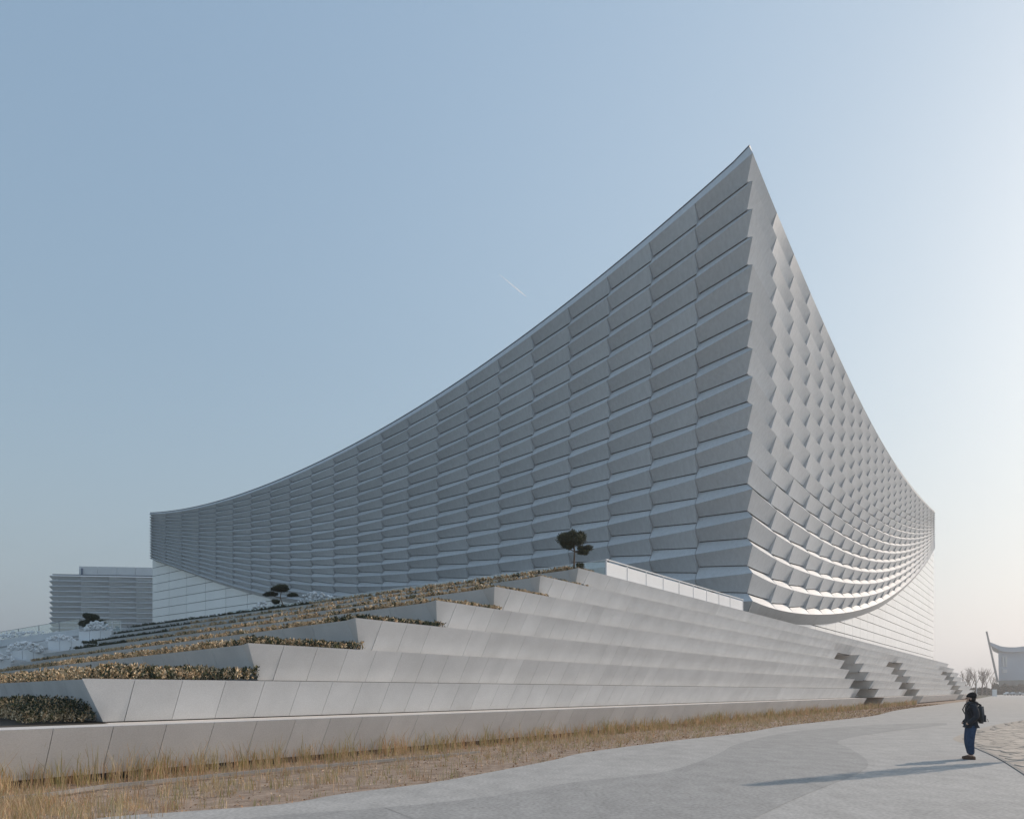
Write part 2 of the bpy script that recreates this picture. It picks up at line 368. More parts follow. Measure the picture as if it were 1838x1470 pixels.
    mf = MB(); mf.add([c3(T.c, T.z1), c3(T.cb, z0f), c3(T.K, T.z1), c3(T.c + ins + nIn*.1, T.z1), c3(T.cb + ins + nIn*.1, z0f), c3(T.K, T.z1) - nl3], [(0, 2, 1), (3, 4, 5), (0, 3, 5, 2), (2, 5, 4, 1), (0, 1, 4, 3)])
    mf.make('corner_facet', M_conc, root)
    s = 1.0; first = True; pl = T.c - T.nl * FOLD; plb = T.c - T.nl * (FOLD + T.ll)
    sb0 = (T.cb - plb).dot(T.dl)
    while s < T.sl - .1:
        st = 2.4 if s < 40 else 6.0; e = min(s + st, T.sl); g = .012
        if e > T.sl - .4: e = T.sl
        a0 = (sb0 + .012) if first else s + g
        P = [plb + T.dl * a0, plb + T.dl * (e - g), plb + T.dl * (e - g), plb + T.dl * a0, pl + T.dl * (s + g), pl + T.dl * (e - g), pl + T.dl * (e - g), pl + T.dl * (s + g)]
        inn = [0, 0, 1, 1, 0, 0, 1, 1]; zs = [z0f] * 4 + [T.z1] * 4
        mb = MB(); mb.hexa([c3(p - T.nl * (.1 * i_), z) for p, i_, z in zip(P, inn, zs)]); mb.make('slab', M_conc, root)
        s = e; first = False
    # end slab
    P = [uv(T.ue, T.v + T.lr + .12), uv(T.ue, T.v + 12), uv(T.ue - .1, T.v + 12), uv(T.ue - .1, T.v + T.lr + .12)]
    mb = MB(); mb.hexa([c3(p, z0f) for p in P] + [c3(p, T.z1) for p in [uv(T.ue, T.v + .12)] + P[1:3] + [uv(T.ue - .1, T.v + .12)]]); mb.make('slab', M_conc, root)
    # stair flights in the notches
    for a, b in gaps:
        mb = MB(); ns = 7
        for i in range(ns):
            v0 = T.v + T.lr + 1.9 + i * (2.0 / ns); z = T.z0 + H * (i + 1) / ns - (.004 if i == ns - 1 else 0)
            P = [uv(a + .01, v0), uv(b - .01, v0), uv(b - .01, T.v + TH + NOTCH), uv(a + .01, T.v + TH + NOTCH)]
            z_lo = T.z0 + H * i / ns + .002 if i else T.z0 + .004
            mb.hexa([c3(p, z_lo) for p in P] + [c3(p, z) for p in P])
        mb.make('stair_flight', M_conc, root)

# ------------------------------------------------------------------ main building
BC = Vector(((1351 - CX) / F * 68, 68))
class Face: pass
def face(vp, sign):
    f = Face(); f.d = Vector((vp - CX, F)).normalized(); f.n = Vector((f.d.y, -f.d.x)) * sign
    if f.n.y > 0: f.n = -f.n
    return f
def s_of(f, px, o=0.0):   # arc position where photograph column px meets the face plane (offset o along the normal)
    t = (px - CX) / F; C = BC + f.n * o
    return (t * C.y - C.x) / (f.d.x - t * f.d.y)
def pt(f, s, o, z): p = BC + f.d * s + f.n * o; return Vector((p.x, p.y, z))
def z_of(f, px, py, o=0.0):
    s = s_of(f, px, o); d = (BC + f.d * s + f.n * o).y; return s, EYE + (HY - py) / F * d
FL, FR = face(-690, 1), face(1900, 1)
topL = [(1351, 274.5), (1247.3, 365.7), (1165.3, 435.2), (1089.7, 498.6), (1019.3, 553), (953, 601), (892.9, 642.7), (836, 684), (782.3, 719.7), (730, 751.4), (683.4, 777.5), (639.7, 801), (597, 822), (557, 840.5), (518.5, 857.8), (483.6, 872), (449, 885), (416.7, 895.7), (386, 904.8), (355.6, 912), (325, 917), (296, 920.5), (268, 923)]
botL = [(1351, 1078.4), (1249, 1085), (1090, 1091), (950, 1095), (836, 1096), (730, 1094), (600, 1085), (518, 1073), (452, 1060), (387, 1043), (327, 1021), (297, 1011), (268, 1002)]
topR = [(1351, 274.5), (1394.3, 382.4), (1425, 457), (1454.8, 523.8), (1478.6, 578.6), (1499, 626), (1518, 669), (1534.8, 702), (1549, 731), (1563, 759), (1580, 790), (1597, 818), (1616, 848), (1635, 874), (1658.6, 901), (1679, 920.5)]
botR = [(1351, 1078.4), (1388, 1091), (1423, 1100), (1458, 1103), (1493, 1102), (1528, 1098), (1563, 1088), (1593, 1075), (1622, 1053), (1651, 1024), (1665, 1006), (1679, 982)]
sofR = [(1443, 1121), (1486.5, 1119.5), (1523.5, 1110.7), (1549.7, 1103), (1584.5, 1087), (1619, 1060), (1645.4, 1033.5), (1664, 1009), (1677, 989)]
def prof(f, lst, deg, o=0.0):
    pts = [z_of(f, *p, o) for p in lst]; return poly_fit([p[0] + .001 for p in pts], [p[1] for p in pts], deg), pts[-1][0]
FL.top, FL.end = prof(FL, topL, 6); FL.bot, _ = prof(FL, botL, 5)
FR.top, FR.end = prof(FR, topR, 6); FR.bot, _ = prof(FR, botR, 6)
SOF = 1.25
sfit = [z_of(FR, *p, -SOF) for p in sofR]; sfit = [(0, 8.9)] + sfit
g_ = pchip([p[0] for p in sfit], [p[1] for p in sfit]); FR.sof = lambda s: min(g_(s), FR.bot(s) - .15)
FL.sof = lambda s: FL.bot(s) - (1.5 - 1.1 * min(1, s / FL.end))
FL.cols = [max(0, s_of(FL, p[0])) for p in topL]
c_ = [max(0, s_of(FR, p[0])) for p in topR[:9]]; nrest = round((FR.end - c_[-1]) / 5.6)
FR.cols = c_ + [c_[-1] + (FR.end - c_[-1]) * (i + 1) / nrest for i in range(nrest)]
hall = thing('concert_hall', 'huge pale grey concert hall with a soaring pointed corner and folded facade panels', 'building', (BC.x, BC.y, 8.7))
hoff = Vector((BC.x, BC.y, 8.7))
FL.fold, FR.fold = (.66, 1.22, .31, .57), (.78, 1.12, .29, .44)
ROWS = 16; GL = 2.25
def panel_geo(zr, zn, hfun, pfun, s0, s1, near_corner, far_end, NSEG=3, gap=.025, k_o=1.0, fold=(.62, 1.2, .27, .50)):
    """one folded cladding panel: leaning face, then ledge; returns verts, faces"""
    T, B, I, N = [], [], [], []
    for i in range(NSEG + 1):
        w = i / NSEG; s = s0 + gap + (s1 - s0 - 2 * gap) * w; h = hfun(s); o = (.16 + .24 * h) * k_o
        kn = 1.0 if near_corner else fold[0]; dn = .36 if near_corner else fold[2]
        ko = kn + (fold[1] - kn) * w; dr = dn + (fold[3] - dn) * w
        if far_end: ko = kn + (1.0 - kn) * w
        sh = 0.0
        if near_corner: sh += (o * 1.0 - gap) * (1 - w)
        if far_end: sh -= (o + .3) * w; ko += .3 / o * w ** 3
        zt, zn_ = zr(s), zn(s)
        T.append(pfun(s - (gap if near_corner and i == 0 else 0), 0, zt)); zb_ = zn(s + sh) + dr * h; B.append(pfun(s + sh, -o * ko, zb_))
        I.append(pfun(s + sh, -o * ko - .10, zb_ - .05 * h / 2.8 - .02)); N.append(pfun(s - (gap if near_corner and i == 0 else 0), -.01, zn_ + .012))
    n = NSEG + 1; V = T + B + I + N; Fc = []
    for i in range(NSEG):
        Fc += [(i, i + 1, n + i + 1, n + i), (2 * n + i, 2 * n + i + 1, 3 * n + i + 1, 3 * n + i)]
    for i, s, skip in ((0, s0 + gap, near_corner), (NSEG, s1 - gap, far_end)):     # cheeks close the folded profile at the joints
        if skip: continue
        dp = (.16 + .24 * hfun(s)) * k_o * 1.6; b = len(V); V = V + [V[i], V[n + i], V[3 * n + i], pfun(s, -dp, zr(s)), pfun(s, -dp, zn(s)), V[n + i], pfun(s, -dp, zr(s))]
        Fc += [(b, b + 1, b + 3), (b + 5, b + 2, b + 4, b + 6)]
    return V, Fc
pan = []
for f in (FL, FR):
    zrow = lambda r, f=f: (lambda s: f.top(s) + (f.bot(s) - f.top(s)) * r / ROWS)
    hf = lambda s, f=f: (f.top(s) - f.bot(s)) / ROWS
    for c in range(len(f.cols) - 1):
        for r in range(ROWS):
            V, Fc = panel_geo(zrow(r), zrow(r + 1), hf, lambda s, o, z, f=f: pt(f, s, o, z) - hoff, f.cols[c], f.cols[c + 1], c == 0, c == len(f.cols) - 2, fold=f.fold)
            a = project(V[0] + hoff); b = project(V[3] + hoff); e = project(V[12] + hoff)
            pan.append((abs(b[0] - a[0]) * abs(e[1] - a[1]), V, Fc))
pan.sort(key=lambda p: -p[0])
for _, V, Fc in pan[:300]: link('facade_panel', mesh('facade_panel', V, Fc, smooth=True), M_panel, hall)
mb = MB()
for _, V, Fc in pan[300:]: mb.add(V, Fc)
for f in (FL, FR):   # first bay of the facades that turn the corner at either end
    E = BC + f.d * f.end
    for r in range(ROWS):
        V, Fc = panel_geo(lambda s: f.top(f.end) + (f.bot(f.end) - f.top(f.end)) * r / ROWS, lambda s: f.top(f.end) + (f.bot(f.end) - f.top(f.end)) * (r + 1) / ROWS, lambda s: (f.top(f.end) - f.bot(f.end)) / ROWS,
                          lambda s, o, z: (lambda p: Vector((p.x, p.y, z)) - hoff)(E - f.n * s + f.d * o), 0, 6, True, False)
        mb.add(V, Fc)
tag(mb.make('facade_panel', M_panel, hall, True), kind='stuff')
for f in (FL, FR):
    S = list(np.linspace(0, f.end, 60)); cop, fla, sof = MB(), MB(), MB()
    def strip(m, rows):
        n = len(rows[0]); V = [p - hoff for r in rows for p in r]
        m.add(V, [(j * n + i, j * n + i + 1, (j + 1) * n + i + 1, (j + 1) * n + i) for j in range(len(rows) - 1) for i in range(n - 1)])
    h0 = [(f.top(s) - f.bot(s)) / ROWS for s in S]; o0 = [(.16 + .24 * h) * .6 for h in h0]
    sA = lambda s, o: s + (o if s < .01 else (max(0, o - s) if s < o else 0))
    strip(cop, [[pt(f, s, 0, f.top(s)) for s in S], [pt(f, sA(s, o), -o, f.top(s) + .42 * h) for s, h, o in zip(S, h0, o0)]])
    strip(fla, [[pt(f, sA(s, o), -o, f.top(s) + .42 * h) for s, h, o in zip(S, h0, o0)], [pt(f, sA(s, o), -o + .02, f.top(s) + .42 * h + .16) for s, h, o in zip(S, h0, o0)], [pt(f, sA(s, GL + .6), -GL - .6, f.top(s) + .42 * h + .16) for s, h, o in zip(S, h0, o0)]])
    strip(sof, [[pt(f, s, 0, f.bot(s)) for s in S], [pt(f, sA(s, SOF), -SOF, f.sof(s)) for s in S], [pt(f, sA(s, SOF + .25), -SOF - .25, f.sof(s) + .02) for s in S]])
    cop.make('coping', M_panel, hall); fla.make('roof_flashing', M_flash, hall); sof.make('soffit', M_soffit, hall)
# core behind the panels and the roof
GL = 2.25
body = MB(); Sx = []
Lp = [(pt(FL, s, -GL, 0), FL.top(s) + .42 * (FL.top(s) - FL.bot(s)) / ROWS + .08) for s in np.linspace(s_of(FL, 274.5, -GL), GL, 50)]; Rp = [(pt(FR, s, -GL, 0), FR.top(s) + .42 * (FR.top(s) - FR.bot(s)) / ROWS + .08) for s in np.linspace(GL, s_of(FR, 1675, -GL), 50)]
ring = Lp[:-1] + [(pt(FL, GL, -GL, 0), FL.top(2) + .9)] + Rp[1:]
n = len(ring); bk = Vector((20, 250, 36))
V = [Vector((p.x, p.y, 8.4)) - hoff for p, z in ring] + [Vector((p.x, p.y, z)) - hoff for p, z in ring] + [bk - hoff, Vector((bk.x, bk.y, 8.4)) - hoff]
body.add(V, [(i, i + 1, n + i + 1, n + i) for i in range(n - 1)] + [(n + i, n + i + 1, 2 * n) for i in range(n - 1)] + [(n - 1, 2 * n + 1, 2 * n, 2 * n - 1), (2 * n + 1, 0, n, 2 * n)])
body.make('wall', M_frame, hall)
# glazed base
def glazing(f, s_from, s_to, wcol, hrow, vg=.02):
    ns = max(1, round((s_to - s_from) / wcol)); w = (s_to - s_from) / ns; o = -SOF - .04
    for i in range(ns):
        a, b = s_from + i * w + vg, s_from + (i + 1) * w - vg; zt = max(f.sof(a), f.sof(b)) + .3; z = 8.75
        while z < zt:
            z2 = min(z + hrow, zt)
            mb = MB(); P = [pt(f, a, o, 0), pt(f, b, o, 0), pt(f, b, o - .12, 0), pt(f, a, o - .12, 0)]
            mb.hexa([Vector((p.x, p.y, z + .05)) - hoff for p in P] + [Vector((p.x, p.y, z2 - .05)) - hoff for p in P]); mb.make('glass_pane', M_glass, hall)
            z = z2
sL = s_of(FL, 273.5, -SOF - .04); glazing(FL, sL - 7.2 * 9, sL, 7.2, 1.72, .06)
sR = s_of(FR, 1676, -SOF - .04); glazing(FR, SOF + .1, sR, 5.2, 1.5, .045)

# ------------------------------------------------------------------ neighbouring louvred building
d2 = Vector((31, 3.4)).normalized(); n2 = Vector((d2.y, -d2.x)); A0 = Vector(((88 - CX) / F * 230, 230)); aoff = Vector((A0.x, A0.y, 0))
annex = thing('louvred_hall', 'distant square hall with stacked horizontal louvre panels left of the glass wall', 'building', (A0.x, A0.y, 0))
def pa(s, o, z): p = A0 + d2 * s + n2 * o; return Vector((p.x, p.y, z))
ztop = EYE + (HY - 1033.3) / F * 230; hr = 1.73
def s_px(px): t = (px - CX) / F; return (t * A0.y - A0.x) / (d2.x - t * d2.y)
colsA = [0] + [s_px(x) for x in (144.5, 195.3, 243.6, 292, 340)]
for c in range(5):
    for r in range(15):
        V, Fc = panel_geo(lambda s: ztop - r * hr, lambda s: ztop - (r + 1) * hr, lambda s: hr, lambda s, o, z: pa(s, o, z) - aoff, colsA[c], colsA[c + 1], c == 0, False, NSEG=1, gap=.04, k_o=1.25)
        link('louvre_panel', mesh('louvre_panel', V, Fc), M_panel, annex)
mb = MB(); W = colsA[-1]
P = [pa(1.9, -1.9, 0), pa(W, -1.9, 0), pa(W, -50, 0), pa(1.9, -50, 0)]
mb.hexa([Vector((p.x, p.y, 0)) - aoff for p in P] + [Vector((p.x, p.y, ztop - .1)) - aoff for p in P]); mb.make('wall', M_core, annex)
mb = MB(); mb.hexa([pa(0, 0, ztop) - aoff, pa(W, 0, ztop) - aoff, pa(W, -1, ztop) - aoff, pa(.9, -1, ztop) - aoff] + [pa(.8, -.8, ztop + .55) - aoff, pa(W, -.8, ztop + .55) - aoff, pa(W, -2.4, ztop + .55) - aoff, pa(2.2, -2.4, ztop + .55) - aoff]); mb.make('coping', M_panel, annex)
mb = MB(); mb.hexa([p - aoff for p in (pa(.7, -.7, ztop + .56), pa(W, -.7, ztop + .56), pa(W, -2.4, ztop + .56), pa(.7, -2.4, ztop + .56), pa(.7, -.7, ztop + .75), pa(W, -.7, ztop + .75), pa(W, -2.4, ztop + .75), pa(.7, -2.4, ztop + .75))]); mb.make('roof_flashing', M_flash, annex)
# side return of louvres on the left
for r in range(15):
    ps = lambda s, o, z: (lambda p: Vector((p.x, p.y, z)) - aoff)(A0 - n2 * s - d2 * o)
    V, Fc = panel_geo(lambda s: ztop - r * hr, lambda s: ztop - (r + 1) * hr, lambda s: hr, ps, 0, 48, True, False, NSEG=1, gap=.0, k_o=1.25)
    link('louvre_panel', mesh('louvre_panel', V, Fc), M_panel, annex)
zr0, zr1 = ztop + .4, EYE + (HY - 1015.5) / F * 236
xs = [s_px(x) for x in (125, 160, 195, 229, 264, 300, 340)]
for a, b in zip(xs[:-1], xs[1:]):
    mb = MB(); P = [pa(a + .06, -6, 0), pa(b - .06, -6, 0), pa(b - .06, -26, 0), pa(a + .06, -26, 0)]
    mb.hexa([Vector((p.x, p.y, zr0)) - aoff for p in P] + [Vector((p.x, p.y, zr1)) - aoff for p in P]); mb.make('roof_block', M_white, annex)
mb = MB(); p = pa(s_px(131.5), -5.7, 0) - aoff; mb.box((p.x, p.y, (zr0 + zr1) / 2 - .3), (.5, .3, zr1 - zr0 - .8)); mb.make('roof_pipe', material('blue_pipe', (.12, .17, .25), rough=.5), annex)

# ------------------------------------------------------------------ balustrades on the top tier
T8 = tiers[8]
def white_balustrade():
    a = plane_pt(1088, T8.v + .25); b = plane_pt(1333, T8.v + .25)
    root = thing('white_balustrade', 'white panelled balustrade running along the topmost tier toward the hall corner', 'balustrade', (a.x, a.y, T8.z1))
    o = Vector((a.x, a.y, T8.z1)); posts = [plane_pt(x, T8.v + .25) for x in (1088, 1125.5, 1159.5, 1190, 1218.5, 1244, 1268, 1290, 1310, 1333)]
    rz = math.atan2(uR.y, uR.x); HB = .98
    for i, (p, q) in enumerate(zip(posts[:-1], posts[1:])):
        m = (p + q) / 2; w = (q - p).length
        mb = MB(); mb.box((m.x - o.x, m.y - o.y, .45), (w - .12, .05, .86), rz); mb.make('panel', M_white, root)
    for p in posts:
        mb = MB(); mb.box((p.x - o.x, p.y - o.y, HB / 2), (.055, .09, HB), rz); mb.make('post', M_post, root)
    m = (posts[0] + posts[-1]) / 2; mb = MB(); mb.box((m.x - o.x, m.y - o.y, HB + .035), ((posts[-1] - posts[0]).length + .1, .12, .06), rz); mb.make('handrail', M_post, root)
    # return leg towards the hall
    e = posts[-1]; mb = MB(); mb.add([Vector((p.x, p.y, z)) - Vector((o.x, o.y, 0)) for p, z in ((e + uR * .05, 0), (e + uR * .05, HB), (e + uR * .9 + nIn * .9, HB + .15), (e + uR * 1.0 + nIn * .9, 0))] +
                             [Vector((p.x, p.y, z)) - Vector((o.x, o.y, 0)) for p, z in ((e + uR * .05 + nIn * .06, 0), (e + uR * .05 + nIn * .06, HB), (e + uR * .9 + nIn * .96, HB + .15), (e + uR * 1.0 + nIn * .96, 0))],
                             [(0, 1, 2, 3), (7, 6, 5, 4), (1, 0, 4, 5), (2, 1, 5, 6), (3, 2, 6, 7)])
    mb.make('end_panel', M_clear, root)
white_balustrade()
def glass_rail(name, label, p0, direction, length, z, step, h=1.0, mat=M_clear, post=M_post, slope=0.0):
    root = thing(name, label, 'railing', (p0.x, p0.y, z)); d = Vector((direction.x, direction.y)).normalized(); rz = math.atan2(d.y, d.x)
    n = int(length / step)
    for i in range(n + 1):
        p = d * (i * step); mb = MB(); mb.box((p.x, p.y, h / 2 + slope * i * step), (.05, .05, h), rz); mb.make('post', post, root)
        if i < n:
            a, b = d * (i * step + .05), d * ((i + 1) * step - .05); nn = Vector((-d.y, d.x)) * .01; z0, z1 = slope * i * step, slope * (i + 1) * step
            mb = MB(); mb.hexa([(*(a - nn), z0 + .06), (*(b - nn), z1 + .06), (*(b + nn), z1 + .06), (*(a + nn), z0 + .06), (*(a - nn), z0 + h), (*(b - nn), z1 + h), (*(b + nn), z1 + h), (*(a + nn), z0 + h)]); mb.make('glass_pane', mat, root)
    a, b = Vector((0, 0, h + .02)), Vector((*(d * n * step), h + .02 + slope * n * step)); mb = MB(); mb.tube([a, b], .025, 6); mb.make('handrail', post, root)
pst = plane_pt(1088, T8.v + .25)
glass_rail('glass_railing', 'low clear glass railing behind the hedge of the topmost tier', pst + T8.dl * .1 - T8.nl * .1, T8.dl, 46, T8.z1, 2.9)

# ------------------------------------------------------------------ hedges
def leaf_cloud(centers, size, up=.5, aspect=.45):
    """quads (k,4,3) around centres with random orientation, leaning upwards"""
    n = len(centers); a = rng.normal(size=(n, 3)); a[:, 2] = np.abs(a[:, 2]) + up; a /= np.linalg.norm(a, axis=1, keepdims=True)
    b = np.cross(a, rng.normal(size=(n, 3))); b /= np.linalg.norm(b, axis=1, keepdims=True)
    L = (size * rng.uniform(.7, 1.3, n))[:, None]; W = L * aspect
    return np.stack([centers, centers + a * L * .5 + b * W * .5, centers + a * L, centers + a * L * .5 - b * W * .5], 1)
def hedge(k, label, s_max, hgt, dens, leaf, width=None, mats=None, green=None, s_green=None, inset=.28):
    T = tiers[k]; nx = tiers[k + 1] if k < 8 else None; mats = mats or M_hedge
    stems = []
    # area bounded by the right edge (v), the left edge of this tier (q) and the foot of the next tier
    d = T.dl; origin = T.c
    for _ in range(int(dens)):
        s = s_max * random.random() ** 1.35; w = random.random()
        # point on left edge at s, moved inward towards the next tier
        p = origin - T.nl * (FOLD + inset) + d * s
        if nx is not None:
            gap = (p.dot(nx.nl) - (nx.q - FOLD - nx.ll)) / max(.2, T.nl.dot(nx.nl))
            wd = max(.3, gap - .1)
        else: wd = 1.6
        if width: wd = min(wd, width)
        p = p - T.nl * (w * wd)
        if p.dot(nIn) < T.v + inset + .05: continue
        if nx is not None:
            if p.dot(nx.nl) < nx.q - FOLD - nx.ll + .05: continue
            past = p.dot(nIn) - (nx.v + nx.lr)
            if p.dot(nIn) < nx.v - 1 and False: continue
        stems.append((p.x, p.y, w, s))
    st = np.array(stems); P = []; mi = []
    per = 16
    n = len(st); hn = np.array([noise.noise(Vector((x * .8, y * .8, k * 3))) for x, y, _, _ in stems])
    hs_ = hgt * (.82 + .35 * hn + rng.uniform(-.12, .15, n))
    edge_t = np.clip(st[:, 3] / 1.2, .35, 1); hs_ = hs_ * edge_t
    zz = rng.uniform(.05, 1, (n, per)) ** .75
    c = np.zeros((n, per, 3)); lean = rng.normal(scale=.10, size=(n, 2))
    c[:, :, 0] = st[:, 0:1] + lean[:, 0:1] * zz * hs_[:, None] + rng.normal(scale=.03, size=(n, per)); c[:, :, 1] = st[:, 1:2] + lean[:, 1:2] * zz * hs_[:, None] + rng.normal(scale=.03, size=(n, per))
    c[:, :, 2] = T.z1 + zz * hs_[:, None]
    q = leaf_cloud(c.reshape(-1, 3), leaf)
    pm = rng.random((n, 1)); stemtone = np.where(pm < .07, 3, np.where(pm < .16, 2, 0)); r2 = rng.random((n, per))
    m = np.broadcast_to(stemtone, (n, per)).copy(); m = np.where((r2 < .38) & (m == 0), 1, m); m = np.where((r2 > .88), 2, m); m = np.where((r2 > .95), 3, m)
    if s_green is not None:   # evergreen stretch along the far or near end
        gsel = s_green(st); m[gsel] = np.where(rng.random((gsel.sum(), per)) < .8, 3, 2)
    # low patch near the shaded corner stays green
    me = np_mesh('hedge', q.reshape(-1, 3), 4, m.ravel())
    o = link('hedge', me, mats); tag(o, label, 'hedge', 'hedges on the terrace planters'); return o
def bed(k):
    T = tiers[k]; nx = tiers[k + 1]
    iv = 1.2 if k == 1 else .3; a = solve(nIn, T.v + iv, T.nl, T.q - FOLD - .2); b = solve(nIn, T.v + iv, nx.nl, nx.q - FOLD - nx.ll + .02)
    L = min(T.sl, 80); c = b + nx.dl * (min(nx.sl, L)); d = a + T.dl * L
    tag(sheet('planting_bed', [(a.x, a.y), (b.x, b.y), (c.x, c.y), (d.x, d.y)], T.z1 + .006, M_bed), kind='structure')
for k in range(1, 8): bed(k)
T1 = tiers[1]
# the lowest hedge sits near the picture edge: its corner lies far outside, so place it by the wall of tier two
def hedge_low():
    T2 = tiers[2]; stems = []
    for _ in range(900):
        s = random.random() * 9.0; w = random.random()
        p = T2.cb + T2.dl * s + T2.nl * (.06 + w * 1.6)
        if p.dot(nIn) < T1.v + .95: continue
        stems.append((p.x, p.y, w, s))
    st = np.array(stems); n = len(st); per = 20
    hn = np.array([noise.noise(Vector((x * 1.3, y * 1.3, 2))) for x, y, _, _ in stems])
    hs_ = .62 * (.85 + .3 * hn + rng.uniform(-.1, .15, n)) * np.clip(.55 + st[:, 3] / 3, .5, 1)
    zz = rng.uniform(.05, 1, (n, per)) ** .75; c = np.zeros((n, per, 3)); lean = rng.normal(scale=.1, size=(n, 2))
    for a in (0, 1): c[:, :, a] = st[:, a:a + 1] + lean[:, a:a + 1] * zz * hs_[:, None] + rng.normal(scale=.03, size=(n, per))
    c[:, :, 2] = T1.z1 + zz * hs_[:, None]
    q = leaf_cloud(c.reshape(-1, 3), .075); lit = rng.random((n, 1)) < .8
    r2 = rng.random((n, per)); m = np.where(lit & (r2 < np.where(zz > .7, .3, .8)), np.where(r2 < .36, 0, 1), np.where(r2 < .8, 3, 2))  # paler leaves low down, dark tops: sunlight and shade put into leaf colour
    tag(link('hedge', np_mesh('hedge', q.reshape(-1, 3), 4, m.ravel()), M_hedge), 'dark green and tan shrubs at the left edge on the lowest tier', 'hedge', 'hedges on the terrace planters')
hedge_low()
hedge(2, 'long tan and brown hedge on the second tier, nearest full hedge', 42, .40, 5600, .085, s_green=lambda st: (st[:, 3] < 2.2) & (rng.random(len(st)) < .35))
hedge(3, 'brown hedge on the third tier, tapering to a point by the tall concrete corner', 48, .31, 5600, .085, s_green=lambda st: (st[:, 3] < 3.0) & (rng.random(len(st)) < .5))
hedge(4, 'brown hedge on the fourth tier below the fifth concrete corner', 52, .26, 5200, .10, s_green=lambda st: (st[:, 3] < 2.4) & (rng.random(len(st)) < .6))
hedge(5, 'brown hedge on the fifth tier, dark green at its far left', 50, .27, 4600, .11, s_green=lambda st: (st[:, 3] > 36))
hedge(6, 'brown hedge on the sixth tier, dark green at its far left', 58, .27, 4000, .12, s_green=lambda st: (st[:, 3] > 36))
hedge(7, 'narrow brown hedge on the seventh tier', 62, .27, 3600, .12, s_green=lambda st: (st[:, 3] > 40))
hedge(8, 'thin brown hedge along the topmost tier under the glass railing', 60, .28, 2600, .12, s_green=lambda st: (st[:, 3] > 26))

# ------------------------------------------------------------------ dwarf pines
def pine(label, base, pads, trunk, leaf=.14, dens=420):
    root = thing('pine_tree', label, 'pine tree', base, 0, 'dwarf pines on the terrace')
    mb = MB(); mb.tube(trunk, [.07 - .045 * i / (len(trunk) - 1) for i in range(len(trunk))], 7)
    for c, r in pads:
        j = min(range(len(trunk)), key=lambda i: abs(trunk[i][2] - (c[2] - r[2] * .8)))
        mb.tube([trunk[j], ((trunk[j][0] + c[0]) / 2, (trunk[j][1] + c[1]) / 2, (trunk[j][2] + c[2]) / 2 - .05), c], [.035, .025, .012], 5)
    mb.make('trunk', M_bark, root)
    qs = []; ms = []
    sub = []
    for c, r in pads:      # every bough pad breaks up into several needle tufts
        for _ in range(9):
            a_ = rng.uniform(0, 6.28); q_ = rng.uniform(.25, .8); sub.append(((c[0] + math.cos(a_) * q_ * r[0], c[1] + math.sin(a_) * q_ * r[1], c[2] + rng.uniform(-.35, .35) * r[2]), (r[0] * rng.uniform(.34, .56), r[1] * rng.uniform(.4, .6), r[2] * rng.uniform(.5, .75))))
    for c, r in sub:
        n = int(dens * (r[0] * r[1] * r[2]) ** (2 / 3) * 16)
        v = rng.normal(size=(n, 3)); v /= np.linalg.norm(v, axis=1, keepdims=True); rad = rng.uniform(.45, 1.05, n)[:, None]
        lump = np.array([noise.noise(Vector(tuple(x * 2.3)) + Vector(c) * 3) for x in v])[:, None]
        p = v * rad * (1.08 + .42 * lump) * np.array(r) + np.array(c)
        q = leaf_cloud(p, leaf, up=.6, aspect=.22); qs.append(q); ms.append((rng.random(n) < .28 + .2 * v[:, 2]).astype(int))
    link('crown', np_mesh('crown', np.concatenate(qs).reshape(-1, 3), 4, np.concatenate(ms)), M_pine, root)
b = plane_pt(1030, T8.v + .75); d1 = b.y; k_ = d1 / F
pine('small upright pine with rounded crown standing on the topmost tier corner', (b.x, b.y, T8.z1),
     [((-4*k_, 0, 56*k_), (24*k_, .65, 15*k_)), ((4*k_, -.1, 60*k_), (19*k_, .55, 11*k_)), ((-12*k_, .1, 58*k_), (16*k_, .5, 11*k_)), ((-14*k_, .1, 46*k_), (13*k_, .45, 8*k_)), ((20*k_, 0, 40*k_), (13*k_, .4, 7*k_)), ((16*k_, -.1, 31*k_), (11*k_, .35, 5*k_)), ((12*k_, 0, 8*k_), (6*k_, .25, 5*k_))],
     [(0, 0, -.05), (.02, 0, 18*k_), (.04, 0, 35*k_), (-.02, 0, 58*k_)], leaf=.11, dens=700)
def on_tier(px, T, inset):
    t = (px - CX) / F; o = T.c - T.nl * (FOLD + inset); s = (t * o.y - o.x) / (T.dl.x - t * T.dl.y); return o + T.dl * s
b = on_tier(505, T8, 1.4); k_ = b.y / F
pine('low spreading cloud-pruned pine beside white rocks near the hall glazing', (b.x, b.y, T8.z1),
     [((0, 0, 39*k_), (15*k_, .7, 7*k_)), ((-20*k_, .2, 30*k_), (12*k_, .5, 4*k_)), ((20*k_, 0, 28*k_), (9*k_, .45, 4*k_)), ((-9*k_, -.2, 15*k_), (7*k_, .35, 4*k_))],
     [(0, 0, -.05), (.15, 0, 12*k_), (-.1, 0, 24*k_), (.05, 0, 42*k_)], leaf=.16)
b = at(160, 1133, 74); k_ = 74 / F
pine('dark spreading pine in front of the distant louvred hall', (b.x, b.y, b.z),
     [((0, 0, 26*k_), (16*k_, .8, 5*k_)), ((-6*k_, 0, 13*k_), (12*k_, .7, 7*k_)), ((20*k_, .1, 16*k_), (9*k_, .4, 3.5*k_)), ((6*k_, 0, 20*k_), (9*k_, .5, 5*k_))],
     [(0, 0, -.6), (.1, 0, 8*k_), (-.1, 0, 16*k_), (0, 0, 26*k_)], leaf=.17)

